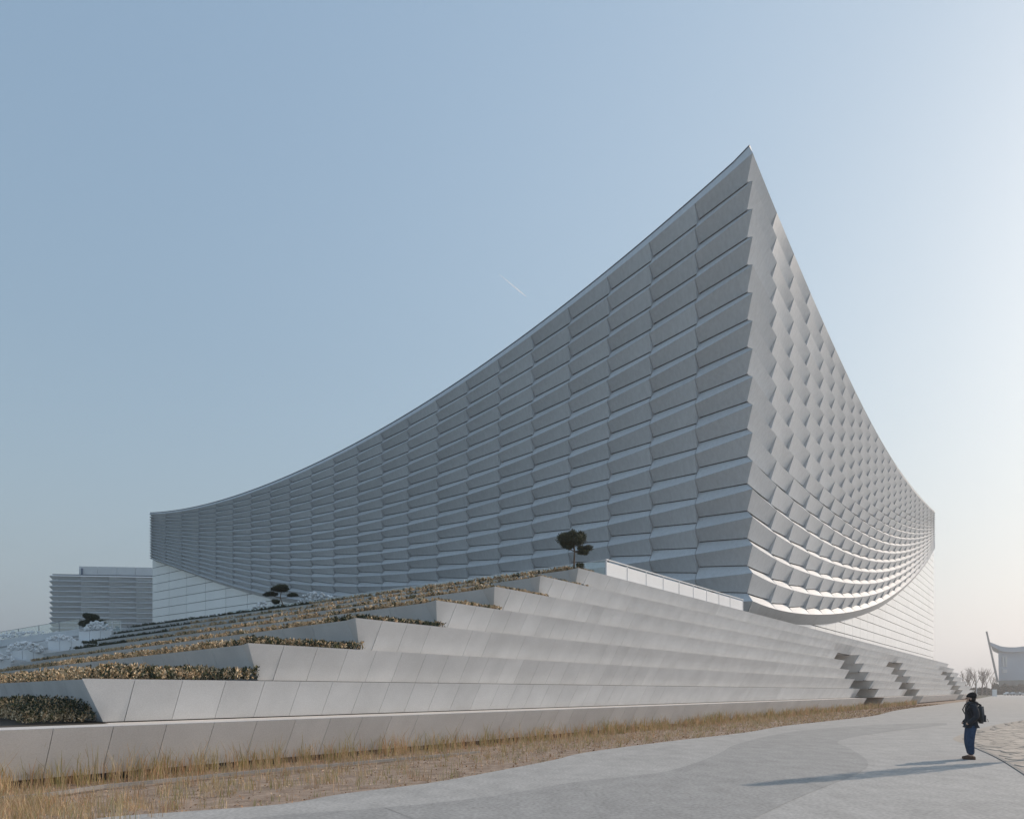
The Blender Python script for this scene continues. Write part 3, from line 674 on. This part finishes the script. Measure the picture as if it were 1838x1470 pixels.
# ------------------------------------------------------------------ white rocks, ramps and planters at far left
def rock_pile(label, x0, x1, ytop, ybase, d, n, dy=1.2):
    mb = MB()
    for i in range(n):
        fx = random.random(); px = x0 + (x1 - x0) * fx; prof_ = math.sin(math.pi * min(1, max(0, fx * .9 + .08))) ** .6; yy = ybase + (ytop - ybase) * prof_ * random.random() ** .7
        p = at(px, yy, d + random.uniform(-dy, dy)); r = random.uniform(1.6, 3.6) / F * d
        nu, nv = 6, 4; M = Matrix.Rotation(random.random() * 6, 3, 'Z') @ Matrix.Rotation(random.random() * 3, 3, 'X'); st = len(mb.v)
        mb.ball(p, (r * random.uniform(.8, 1.4), r, r * random.uniform(.6, 1)), 0, nu, nv, M)
        for j in range(st, len(mb.v)):
            v = Vector(mb.v[j]); mb.v[j] = tuple(p + (v - p) * random.uniform(.8, 1.15))
    o = mb.make('rock_pile', M_rock, None, True); tag(o, label, 'rocks', 'white rock piles on the terrace', 'stuff')
def planter(label, x0, x1, yt0, yt1, yb, d, mat=None):
    a, b_ = at(x0, yt0, d), at(x1, yt1, d); zb = at(x0, yb, d).z - 1.5
    root = thing('rock_planter', label, 'planter', (a.x, a.y, zb), 0, 'white planters at the terrace stairs'); o = Vector((a.x, a.y, zb)); n = max(1, round((x1 - x0) / 22))
    for i in range(n):
        p = a + (b_ - a) * (i / n); q = a + (b_ - a) * ((i + 1) / n)
        mb = MB(); mb.hexa([Vector((p.x + .02, p.y, zb)) - o, Vector((q.x - .02, q.y, zb)) - o, Vector((q.x - .02, q.y + 2.6, zb)) - o, Vector((p.x + .02, p.y + 2.6, zb)) - o,
                            Vector((p.x + .02, p.y, p.z)) - o, Vector((q.x - .02, q.y, q.z)) - o, Vector((q.x - .02, q.y + 2.6, q.z)) - o, Vector((p.x + .02, p.y + 2.6, p.z)) - o]); mb.make('panel', M_white, root)
planter('pale planter wall under the highest white rock pile, below the dark pine', 141, 200, 1133, 1131, 1152, 72); rock_pile('white rock pile on the highest pale planter, beside the dark pine', 152, 200, 1115, 1133, 72.8, 110)
planter('middle pale planter wall among the white rocks at left', 86, 150, 1150, 1149, 1170, 70); rock_pile('low white rock pile on the middle pale planter', 84, 134, 1140, 1151, 70.8, 90)
planter('lower pale planter wall among the white rocks at left', 20, 81, 1168, 1166, 1186, 67); rock_pile('large white rock pile on the lower pale planter', 14, 78, 1151, 1170, 67.8, 140)
planter('pale planter wall cut by the left edge of the picture', -30, 20, 1186, 1183, 1200, 65); rock_pile('white rock pile on the planter at the left edge', -30, 26, 1172, 1188, 65.8, 90)
rock_pile('white rock pile beside the low spreading pine near the hall glazing', 536, 606, 1062, 1086, 62, 110, .8)
rock_pile('small white rocks left of the low spreading pine', 455, 490, 1080, 1092, 64, 22, .6)
rock_pile('white rocks along the foot of the far ramp railing', -10, 140, 1131, 1147, 81, 60, .6)
def ramp(label, xa, ya, xb, yb, d0, d1, thick):
    a, b_ = at(xa, ya, d0), at(xb, yb, d1); mb = MB(); up = Vector((0, 0, thick)); bk = Vector((0, 1.6, 0))
    mb.hexa([a - up, b_ - up, b_ - up + bk, a - up + bk, a, b_, b_ + bk, a + bk]); o = mb.make('ramp', M_conc); tag(o, label, 'ramp', 'ramps at the far left')
ramp('upper grey concrete ramp below the far railing at left', -60, 1157, 142, 1128, 79, 80, .75)
ramp('lower grey concrete ramp between the white rock piles', -60, 1174, 120, 1143, 77, 78, .8)
ramp('low grey base slab under the lowest white rocks', -80, 1212, 100, 1180, 70, 71, 1.6)
p0 = at(-40, 1160, 82); p1 = at(150, 1128, 82); dd = p1 - p0
glass_rail('glass_railing', 'far glass railing with dark posts rising along the ramp at left', Vector((p0.x, p0.y)), Vector((dd.x, dd.y)), math.hypot(dd.x, dd.y), p0.z, 2.4, h=1.25, post=material('grey_post', (.25, .26, .28)), slope=dd.z / math.hypot(dd.x, dd.y))
p0 = at(186, 1136, 73)
glass_rail('glass_railing', 'short glass railing with a white end post beside the dark pine', Vector((p0.x, p0.y)), Vector((1, .1)), 1.8, p0.z, .85, h=1.25)

# ------------------------------------------------------------------ soil, litter, dry grass
def wall_foot(u): return uv(u, T1.v + T1.lr)
def soil_z(u, v):
    ve = edge_v(u); v1 = T1.v + T1.lr
    return -.02 - .29 * min(1, max(0, (v - ve) / max(.4, (v1 - ve) * .75)))
soil_o = None
xs_ = np.concatenate([np.linspace(-6, 40, 150), np.linspace(40.5, 230, 150)])
ev = [(Vector((p.x, p.y)).dot(uR), Vector((p.x, p.y)).dot(nIn)) for p in edge]; ev.sort()
eu = [e[0] for e in ev]; evv = [e[1] for e in ev]
def edge_v(u): return float(np.interp(u, eu, evv))
V = []; Fc = []; NV = 26
for i, u in enumerate(xs_):
    v0 = T1.v + T1.lr + .3; v1 = edge_v(u) - .25
    for j in range(NV):
        w = j / (NV - 1); v = v0 + (v1 - v0) * w; p = uv(u, v); nz = noise.fractal(Vector((p.x * .9, p.y * .9, 0)), 1.0, 2.0, 4)
        z = soil_z(u, v) + .025 * nz
        if w > .9: z = min(z, -.012)
        V.append((p.x, p.y, z))
for i in range(len(xs_) - 1):
    for j in range(NV - 1): a = i * NV + j; Fc.append((a, a + NV, a + NV + 1, a + 1))
tag(link('soil', mesh('soil', V, Fc, smooth=True), M_soil), kind='structure')
# kerb line between the grass row and the loose soil
kl = smooth_line([ground(*p, -.2) for p in [(-60, 1438), (0, 1430), (87, 1423), (185, 1409), (272, 1401), (400, 1388), (560, 1374), (700, 1362), (860, 1348)]], 3); kb = MB()
for a, b in zip(kl[:-1], kl[1:]):
    d = (b - a).normalized(); n = Vector((-d.y, d.x, 0)) * .03
    kb.hexa([q + Vector((0, 0, -.06)) for q in (a - n, b - n, b + n, a + n)] + [q + Vector((0, 0, .012)) for q in (a - n, b - n, b + n, a + n)])
tag(kb.make('kerb', M_kerb), kind='structure')
def blades(tufts, name, label, seg_w=.006):
    """tufts: list of (x,y,height,count,spread,tone)"""
    Vs = []; ms = []
    for x, y, h, n, sp, tone, wd in tufts:
        b = np.zeros((n, 3)); b[:, 0] = x + rng.normal(scale=sp * .35, size=n); b[:, 1] = y + rng.normal(scale=sp * .35, size=n); b[:, 2] = soil_z(Vector((x, y)).dot(uR), Vector((x, y)).dot(nIn)) - .02
        ang = rng.uniform(0, 2 * np.pi, n); ln = h * rng.uniform(.55, 1.15, n); bend = rng.uniform(.05, .45, n) * ln
        dx, dy = np.cos(ang) * bend, np.sin(ang) * bend
        mid = b + np.stack([dx * .3, dy * .3, ln * .6], 1); tip = b + np.stack([dx, dy, ln * .98], 1)
        th = rng.uniform(0, np.pi, n); sd_ = np.stack([np.cos(th), np.sin(th) * .4, np.zeros(n)], 1) * wd
        Vs.append(np.stack([b - sd_, b + sd_, mid + sd_ * .8, mid - sd_ * .8], 1)); Vs.append(np.stack([mid - sd_ * .8, mid + sd_ * .8, tip + sd_ * .15, tip - sd_ * .15], 1))
        m = np.full(n, tone); r = rng.random(n); m = np.where(r < .2, (tone + 1) % 3, m); ms.append(m); ms.append(m)
    o = link(name, np_mesh(name, np.concatenate(Vs).reshape(-1, 3), 4, np.concatenate(ms)), M_grass); tag(o, label, kind='stuff'); return o
tuf = []
for i in range(1800):
    u = -3 + 130 * random.random() ** 1.9; v = T1.v + T1.lr - random.uniform(.05, .85); p = uv(u, v)
    if p.y < 6: continue
    near = u < 30
    tuf.append((p.x, p.y, random.uniform(.35, .65) if random.random() < .6 else random.uniform(.6, .95), 7 if near else 11, .16, random.choice([0, 0, 1, 1, 2]), (.0042 + p.y * .00018)))
blades(tuf, 'dry_grass', 'straw and olive grass along the foot of the lowest terrace wall')
tuf = []
for i in range(4600):
    u = -3 + 70 * random.random() ** 1.8; ve = edge_v(u) + .1; v0 = T1.v + T1.lr - .8
    if v0 - ve < .2: continue
    w = random.random() ** 1.5; p = uv(u, v0 - (v0 - ve) * w)
    if noise.noise(Vector((p.x * .45, p.y * .45, 4))) < -.05 and random.random() < .75: continue
    left = max(0, 1 - max(0, u) / 14)
    tuf.append((p.x, p.y, random.uniform(.15, .40) * (1.0 + .2 * left) * (1.15 - .5 * w), int(5 + 6 * left), .2, random.choice([0, 0, 2, 2, 1]), (.004 + p.y * .00015)))
for i in range(240):   # thick rusty tussocks in the near left corner
    px = random.uniform(-40, 330); py = random.uniform(1425, 1480)
    p = ground(px, py)
    if py > 1495 - px * .10 or random.random() < (max(0, px) / 330) ** .7: continue
    tuf.append((p.x, p.y, random.uniform(.18, .4), 14, .24, random.choice([0, 0, 2]), .005))
blades(tuf, 'dry_grass', 'sparse rusty grass tufts scattered on the bare soil beside the path')
lv = []
for i in range(14000):
    u = -3 + 120 * random.random() ** 2.0; ve = edge_v(u); v0 = T1.v + T1.lr - .3; w = 1 - random.random() ** 1.6 if random.random() < .65 else random.random()
    p = uv(u, ve + (v0 - ve) * (1 - w) * (1 if v0 > ve else 0) + .02); lv.append((p.x, p.y, soil_z(p.dot(uR), p.dot(nIn)) + .012))
lv = np.array(lv); a = rng.normal(size=(len(lv), 3)); a[:, 2] *= .35; a /= np.linalg.norm(a, axis=1, keepdims=True); bb = np.cross(a, np.array([0, 0, 1.0]) + rng.normal(scale=.5, size=a.shape)); bb /= np.linalg.norm(bb, axis=1, keepdims=True)
Ls = (.016 + .0009 * lv[:, 1])[:, None] * rng.uniform(.4, 1.3, (len(lv), 1)); cc = lv + np.array([0, 0, .012])
q = np.stack([cc - a * Ls, cc + bb * Ls * .5, cc + a * Ls, cc - bb * Ls * .5], 1)
tag(link('leaf_litter', np_mesh('leaf_litter', q.reshape(-1, 3), 4, (rng.random(len(lv)) < .35).astype(int)), M_litter), 'dry brown leaf litter along the path edge', kind='stuff')

# ------------------------------------------------------------------ person
def skin(verts, edges, rad, sub=2, root=0):
    me = bpy.data.meshes.new('tmp'); me.from_pydata(verts, edges, []); me.update(); o = bpy.data.objects.new('tmp', me); COL.objects.link(o)
    o.modifiers.new('skin', 'SKIN'); sv = me.skin_vertices[0].data
    for i, r in enumerate(rad): sv[i].radius = (r, r) if isinstance(r, (int, float)) else r; sv[i].use_root = (i == root)
    s_ = o.modifiers.new('sub', 'SUBSURF'); s_.levels = sub; s_.render_levels = sub
    dg = bpy.context.evaluated_depsgraph_get(); ev_ = o.evaluated_get(dg); out = bpy.data.meshes.new_from_object(ev_); bpy.data.objects.remove(o)
    out.polygons.foreach_set('use_smooth', [True] * len(out.polygons)); return out
pg = ground(1743, 1362); prz = R(72)      # faces left and slightly away from the camera
person = thing('person', 'person in black beanie, dark jacket and blue jeans standing on the grey path', 'person', (pg.x, pg.y, 0.01), prz)
M_skin = material('skin', (.50, .33, .25), rough=.55, var=.06); M_jacket = material('dark_jacket', (.022, .026, .036), rough=.75, var=.2, scale=14, bump=.3)
M_jean = material('blue_denim', (.03, .058, .115), rough=.85, var=.25, scale=14, bump=.3, gscale=40); M_beanie = material('black_wool', (.010, .010, .012), rough=.9, bump=.4, gscale=120)
M_shoe = material('brown_shoe', (.10, .055, .035), rough=.6); M_pack = material('grey_pack', (.085, .088, .095), rough=.7, var=.2, scale=20); M_hair = material('dark_hair', (.012, .010, .009), rough=.6)
# body: +Y is forward, X to the side
bv = [(0, 0, .94), (0, .0, 1.12), (0, -.01, 1.34), (0, .0, 1.45), (0, .015, 1.52), (0, .03, 1.585), (0, .035, 1.66),
      (.10, 0, .88), (.11, .012, .50), (.115, -.01, .09), (.12, .10, .035), (-.10, 0, .88), (-.11, .03, .50), (-.115, .02, .09), (-.12, .13, .035),
      (.19, -.02, 1.40), (.25, -.05, 1.14), (.21, .11, .96), (.185, .16, .92), (-.19, -.02, 1.40), (-.25, -.05, 1.14), (-.21, .11, .96), (-.185, .16, .92)]
be = [(0, 1), (1, 2), (2, 3), (3, 4), (4, 5), (5, 6), (0, 7), (7, 8), (8, 9), (9, 10), (0, 11), (11, 12), (12, 13), (13, 14), (2, 15), (15, 16), (16, 17), (17, 18), (2, 19), (19, 20), (20, 21), (21, 22)]
br = [.12, .12, .13, .065, .055, .085, .075, .085, .055, .038, .034, .085, .055, .038, .034, .05, .04, .032, .035, .05, .04, .032, .035]
link('body', skin(bv, be, br), M_skin, person)
fm = MB(); fm.ball((0, .125, 1.585), (.014, .03, .022), 0, 8, 6); fm.ball((0, .105, 1.535), (.028, .02, .010), 0, 8, 5)
fm.ball((.088, .03, 1.585), (.012, .022, .032), 0, 8, 6); fm.ball((-.088, .03, 1.585), (.012, .022, .032), 0, 8, 6); fm.ball((0, .09, 1.505), (.035, .035, .022), 0, 8, 6); fm.make('face', M_skin, person, True)
ey = MB(); ey.ball((.032, .108, 1.607), .011, 0, 8, 6); ey.ball((-.032, .108, 1.607), .011, 0, 8, 6); ey.make('eyes', M_hair, person, True)
hm = MB(); hm.ball((0, -.012, 1.575), (.098, .098, .10), 0, 14, 10); hm.make('hair', M_hair, person, True)
bn = MB(); n = 16; prof_b = [(1.615, .108), (1.645, .113), (1.69, .108), (1.73, .085), (1.757, .045), (1.765, .0)]
for z, r in prof_b: bn.v += [(r * .93 * math.cos(2 * math.pi * i / n), .02 - (1.765 - z) * -.0 + r * 1.05 * math.sin(2 * math.pi * i / n) - .02 - (z - 1.615) * .25, z + (.02 * math.sin(2 * math.pi * i / n) if z < 1.66 else 0)) for i in range(n)]
for j in range(len(prof_b) - 1):
    for i in range(n): bn.f.append((j * n + i, j * n + (i + 1) % n, (j + 1) * n + (i + 1) % n, (j + 1) * n + i)); bn.m.append(0)
bn.make('beanie', M_beanie, person, True)
jv = [(0, 0, .86), (0, 0, 1.0), (0, -.005, 1.18), (0, -.015, 1.35), (0, -.01, 1.44), (0, .0, 1.50), (.17, -.02, 1.405), (.235, -.045, 1.27), (.262, -.055, 1.12), (.235, .05, 1.0), (.19, .14, .93), (-.17, -.02, 1.405), (-.235, -.045, 1.27), (-.262, -.055, 1.12), (-.235, .05, 1.0), (-.19, .14, .93)]
je = [(0, 1), (1, 2), (2, 3), (3, 4), (4, 5), (3, 6), (6, 7), (7, 8), (8, 9), (9, 10), (3, 11), (11, 12), (12, 13), (13, 14), (14, 15)]
jr = [(.20, .155), (.195, .15), (.19, .15), (.19, .145), (.12, .10), .085, .088, .08, .072, .066, .058, .088, .08, .072, .066, .058]
link('jacket', skin(jv, je, jr, root=1), M_jacket, person)
hd = MB(); hd.ball((0, -.085, 1.455), (.135, .085, .075), 0, 14, 9); hd.ball((.0, .03, 1.475), (.10, .085, .05), 0, 14, 8); hd.make('hood', material('hood_cloth', (.05, .055, .068), rough=.8, var=.2, scale=20), person, True)
tv = [(0, 0, 1.0), (.10, 0, .84), (.118, .03, .62), (.122, .035, .42), (.118, .0, .22), (.115, -.01, .10), (-.10, 0, .84), (-.118, .045, .62), (-.122, .055, .42), (-.118, .03, .22), (-.115, .02, .10)]
te = [(0, 1), (1, 2), (2, 3), (3, 4), (4, 5), (0, 6), (6, 7), (7, 8), (8, 9), (9, 10)]
link('trousers', skin(tv, te, [(.15, .13), .115, .112, .102, .085, .075, .115, .112, .102, .085, .075]), M_jean, person)
for sx, yy in ((.118, -.01), (-.118, .03)):
    sh = MB(); ol = [(-.045, -.09), (.045, -.09), (.052, .02), (.045, .14), (.02, .185), (-.02, .185), (-.045, .14), (-.052, .02)]
    for z, kx in ((-.01, 1.0), (.02, 1.04), (.05, .95), (.085, .62)): sh.v += [(sx + x * kx, yy + (y if z < .06 else y * .55 - .03), z) for x, y in ol]
    for j in range(3):
        for i in range(8): sh.f.append((j * 8 + i, j * 8 + (i + 1) % 8, (j + 1) * 8 + (i + 1) % 8, (j + 1) * 8 + i)); sh.m.append(0)
    sh.f += [tuple(range(24, 32)), tuple(range(7, -1, -1))]; sh.m += [0, 0]; sh.make('shoe', M_shoe, person, True)
pack = thing('backpack', 'dark grey backpack worn on the back of the standing person', 'backpack', (pg.x, pg.y, .01), prz)
bp_ = bmesh.new(); bmesh.ops.create_cube(bp_, size=1)
for v in bp_.verts: v.co = Vector((v.co.x * (.30 if v.co.z < 0 else .25), v.co.y * (.16 if v.co.z < 0 else .11) - .205 - (.02 if v.co.z < 0 else 0), v.co.z * .50 + 1.19))
bmesh.ops.bevel(bp_, geom=bp_.edges[:], offset=.05, segments=3, affect='EDGES'); me = bpy.data.meshes.new('bag'); bp_.to_mesh(me); bp_.free(); me.polygons.foreach_set('use_smooth', [True] * len(me.polygons)); link('bag', me, M_pack, pack)
pm = MB(); pm.box((0, -.295, 1.07), (.20, .04, .18)); pm.make('pocket', material('pocket_cloth', (.03, .035, .045), rough=.7), pack)
for sx in (.11, -.11):
    st_ = MB(); st_.tube([(sx, -.20, 1.42), (sx * 1.15, -.06, 1.505), (sx * 1.25, .09, 1.45), (sx * 1.35, .155, 1.30), (sx * 1.6, .05, 1.08), (sx * 1.3, -.18, 1.0)], .018, 6); st_.make('strap', material('strap_web', (.02, .02, .022)), pack)
sl_ = MB(); sl_.tube([(.05, -.33, 1.0), (.06, -.42, .98), (.03, -.37, 1.06)], .008, 5); sl_.make('dangling_strap', M_hair, pack)

# ------------------------------------------------------------------ far background at the right
D = 430
far = thing('far_building', 'hazy far building with a concave roof and a slanting mast at the right edge', 'building', tuple(at(1800, 1247, D).xy) + (0,))
fo = Vector((*at(1800, 1247, D).xy, 0))
def fp(px, py, dd=0): p = at(px, py, D); return Vector((p.x * (1 + 1.04 * dd / D), p.y + dd, p.z)) - fo
mb = MB(); mb.tube([fp(1791, 1224), fp(1770.8, 1133)], [.62, .5], 8); mb.make('mast', material('mast_grey', (.22, .24, .26)), far)
rt = [(1776, 1152), (1785, 1155), (1796, 1159.5), (1809, 1161.3), (1823, 1161.3), (1838, 1159.5), (1860, 1154), (1885, 1144), (1900, 1136)]
rb = [(1778, 1158), (1786, 1162.5), (1796, 1168), (1809, 1170), (1823, 1170), (1838, 1169), (1860, 1164), (1885, 1154), (1900, 1142)]
mb = MB(); n = len(rt); mb.v = [fp(*p) for p in rt] + [fp(*p) for p in rb] + [fp(*p, 60) for p in rt] + [fp(*p, 60) for p in rb]
mb.f = [(i, i + 1, n + i + 1, n + i) for i in range(n - 1)] + [(2 * n + i, 3 * n + i, 3 * n + i + 1, 2 * n + i + 1) for i in range(n - 1)] + [(i, 2 * n + i, 2 * n + i + 1, i + 1) for i in range(n - 1)] + [(n + i, n + i + 1, 3 * n + i + 1, 3 * n + i) for i in range(n - 1)] + [(0, n, 3 * n, 2 * n), (n - 1, 3 * n - 1, 4 * n - 1, 2 * n - 1)]
mb.m = [0] * len(mb.f); mb.make('roof', M_far, far)
mb = MB(); wl_ = [(1791.5, 1167), (1796, 1168.5), (1809, 1170.5), (1823, 1170.5), (1838, 1169.5), (1860, 1164.5), (1882, 1156)]; n = len(wl_)
mb.v = [fp(px, py, 3) for px, py in wl_] + [fp(px + (1.5 if i == 0 else 0), 1247.5, 3) for i, (px, py) in enumerate(wl_)] + [fp(px, py, 50) for px, py in wl_] + [fp(px, 1247.5, 50) for px, py in wl_]
mb.f = [(i, i + 1, n + i + 1, n + i) for i in range(n - 1)] + [(0, n, 3 * n, 2 * n), (n - 1, 2 * n - 1, 4 * n - 1, 3 * n - 1)] + [(2 * n + i, 3 * n + i, 3 * n + i + 1, 2 * n + i + 1) for i in range(n - 1)]; mb.m = [0] * len(mb.f); mb.make('wall', M_far, far)
for x0, x1, y0, y1 in ((1799, 1802, 1178, 1196), (1804, 1807, 1178, 1196), (1799, 1807, 1201, 1207)):
    mb = MB(); a, b = fp(x0, y1, 2.6), fp(x1, y0, 2.6); mb.box(((a.x + b.x) / 2, a.y, (a.z + b.z) / 2), (b.x - a.x, .5, b.z - a.z)); mb.make('window', M_farw, far)
mb = MB(); a = fp(1842, 1247); mb.box((a.x, a.y - 20, 4.0), (120 * D / F, 30, 8.4)); mb.make('podium', M_fard, far)
for i in range(9):
    mb = MB(); a = fp(1786 + i * 6.5, 1247); mb.box((a.x, a.y - 35.2, 3.2), (1.5, .4, 3.6)); mb.make('window', M_farw, far)
mb = MB(); 
def bare_tree(label, px, d, h, seed):
    rr = random.Random(seed); b = at(px, 1247, d); root = thing('bare_tree', label, 'tree', (b.x, d, -.05), 0, 'bare winter trees beyond the path')
    tr = MB(); br_ = MB(); top = h * .42
    tr.tube([(0, 0, 0), (rr.uniform(-.2, .2), 0, top * .5), (rr.uniform(-.3, .3), 0, top)], [h * .022, h * .018, h * .013], 6); tr.make('trunk', M_twig, root)
    def grow(p, dirv, ln, r, lev):
        q = p + dirv * ln; br_.tube([p, p + dirv * ln * .5 + Vector((rr.uniform(-.05, .05) * ln, rr.uniform(-.05, .05) * ln, 0)), q], [r, r * .8, r * .55], 4)
        if lev == 0: return
        for _ in range(3 if lev > 1 else 4):
            nd = (dirv + Vector((rr.uniform(-.55, .55), rr.uniform(-.55, .55), rr.uniform(.0, .4)))).normalized(); grow(p + dirv * ln * rr.uniform(.45, 1), nd, ln * rr.uniform(.5, .8), r * .55, lev - 1)
    for i in range(6):
        a = rr.random() * 6.28; grow(Vector((0, 0, top * rr.uniform(.5, 1))), Vector((math.cos(a) * .42, math.sin(a) * .42, 1)).normalized(), h * .27, h * .009, 3)
    br_.make('crown', M_twig, root)
for i, (px, h, dd, lb) in enumerate([(1733, 12.5, 300, 'bare tree closest to the end of the terrace wall'), (1741, 10.5, 310, 'low bare tree second from the terrace end'), (1752, 13.5, 305, 'tall bare tree midway between terrace and far mast'), (1763, 14, 315, 'tallest bare tree left of the far mast'), (1771, 12, 300, 'bare tree directly left of the far mast'), (1780, 9, 295, 'small bare tree under the slanting mast')]):
    bare_tree(lb, px, dd, h, 30 + i)
def scrub(label, x0, x1, ytop, d, n, mats, leaf):
    c = []
    for _ in range(n):
        px = random.uniform(x0, x1); hh = noise.noise(Vector((px * .11, 1, 1))) * .3 + .75; py = 1247.5 + (ytop - 1247.5) * hh * random.random() ** .8; p = at(px, py, d + random.uniform(-2, 2)); c.append(tuple(p))
    q = leaf_cloud(np.array(c), leaf, up=.3, aspect=.6); tag(link('shrub_belt', np_mesh('shrub_belt', q.reshape(-1, 3), 4, (rng.random(n) < .3).astype(int)), mats), label, kind='stuff')
M_scrub = [material('scrub_dark', (.06, .07, .06), rough=.8), material('scrub_brown', (.13, .11, .09), rough=.8)]
scrub('grey green shrub belt in front of the far building', 1782, 1900, 1226, 340, 6000, M_scrub, 1.0)
scrub('low bare shrubs under the bare trees', 1738, 1784, 1233, 330, 2500, M_scrub, .9)
sg = at(1785, 1249, 240); sgn = thing('notice_board', 'small white notice board at the far end of the path', 'sign', (sg.x, sg.y, 0))
mb = MB(); mb.box((0, 0, 1.25), (1.5, .25, 2.3)); mb.make('board', M_white, sgn); mb = MB(); mb.box((-.55, 0, .05), (.2, .3, .12)); mb.make('foot', M_far, sgn); mb = MB(); mb.box((.55, 0, .05), (.2, .3, .12)); mb.make('foot', M_far, sgn)
lp = at(1753, 1250, 215); lo = thing('light_pole', 'thin pale light pole behind the person at the far end of the path', 'lamp post', (lp.x, lp.y, 0)); mb = MB(); mb.tube([(0, 0, 0), (0, 0, 5.2)], [.09, .06], 8); mb.make('pole', M_post, lo); mb = MB(); mb.box((0, -.3, 5.22), (.16, .8, .08)); mb.make('lamp_head', M_post, lo)
def car(label, px, d, col):
    b = at(px, 1248, d); r = thing('parked_car', label, 'car', (b.x, d, 0), 0, 'cars parked before the far building'); m = material('car_paint', col, rough=.3)
    s_ = [(-2.2, .35), (2.2, .35), (2.2, .8), (1.35, .9), (.75, 1.42), (-1.0, 1.45), (-1.7, .95), (-2.2, .85)]; mb = MB(); n = len(s_)
    mb.add([(x, -.85, z) for x, z in s_] + [(x, .85, z) for x, z in s_], [tuple(range(n)), tuple(range(2 * n - 1, n - 1, -1))] + [((i + 1) % n, i, n + i, n + (i + 1) % n) for i in range(n)]); mb.make('body', m, r)
    mb = MB(); mb.box((-.1, -.852, 1.15), (1.7, .02, .35)); mb.make('window', M_core, r)
    for x in (-1.35, 1.35):
        for y in (-.8, .8): mb = MB(); mb.tube([(x, y - .1, .33), (x, y + .1, .33)], .33, 12); mb.make('wheel', M_core, r)
car('white car parked before the far building, leftmost of the row', 1812, 300, (.7, .7, .7)); car('silver car parked in the middle of the far row', 1823, 298, (.45, .47, .48)); car('white car parked at the right end of the far row', 1833, 300, (.7, .7, .7))
# slim tree just outside the frame whose long shadow crosses the path
bt = Vector((16.4, 19.85, 0)); tr_ = thing('slim_tree', 'slim columnar young tree right of the frame casting the long thin path shadow', 'tree', tuple(bt))
mb = MB(); mb.tube([(0, 0, -.05), (.02, 0, 2), (0, .02, 4), (.03, 0, 7.2)], [.07, .06, .045, .015], 8); mb.make('trunk', M_bark, tr_)
n = 2600; z_ = rng.uniform(2.6, 7.3, n); rr_ = .42 * np.sin(np.pi * np.clip((z_ - 2.4) / 5.1, 0, 1)) ** .8 * np.sqrt(rng.random(n)) ; an = rng.uniform(0, 6.28, n)
q = leaf_cloud(np.stack([np.cos(an) * rr_, np.sin(an) * rr_, z_], 1), .14); link('crown', np_mesh('crown', q.reshape(-1, 3), 4, (rng.random(n) < .3).astype(int)), M_green, tr_)

# ------------------------------------------------------------------ vapour trail high in the sky (outside the haze)
def trail():
    m = bpy.data.materials.new('vapour'); m.use_nodes = True; N = m.node_tree.nodes; L = m.node_tree.links; N.clear(); o = N.new('ShaderNodeOutputMaterial'); t = N.new('ShaderNodeBsdfTransparent'); dfu = N.new('ShaderNodeBsdfTranslucent'); x = N.new('ShaderNodeMixShader')
    nz = N.new('ShaderNodeTexNoise'); nz.inputs['Scale'].default_value = .02; mr = N.new('ShaderNodeMapRange'); mr.inputs['To Min'].default_value = .22; mr.inputs['To Max'].default_value = .4; L.new(nz.outputs['Fac'], mr.inputs['Value'])
    L.new(mr.outputs[0], x.inputs[0]); L.new(t.outputs[0], x.inputs[1]); L.new(dfu.outputs[0], x.inputs[2]); L.new(x.outputs[0], o.inputs['Surface'])
    mb = MB(); pts = [(896, 493), (909, 503), (922, 514), (934, 524), (945, 533)]; mb.tube([at(px, py, 6000) for px, py in pts], [1, 3, 5, 6, 1.5], 8); ob = mb.make('vapour_trail', m); tag(ob, 'short faint white vapour trail in the clear sky', 'vapour trail')
trail()

# ------------------------------------------------------------------ haze
if HAZE > 0:
    mb = MB(); mb.box((0, 700, 60.5), (3100, 1900, 123)); hz = mb.make('haze', None); tag(hz, kind='stuff')
    m = bpy.data.materials.new('haze_air'); m.use_nodes = True; N = m.node_tree.nodes; L = m.node_tree.links; N.clear(); o = N.new('ShaderNodeOutputMaterial'); v = N.new('ShaderNodeVolumePrincipled')
    v.inputs['Color'].default_value = (.97, .98, 1.0, 1); v.inputs['Density'].default_value = HAZE; v.inputs['Anisotropy'].default_value = .45
    L.new(v.outputs[0], o.inputs['Volume']); hz.data.materials.append(m)
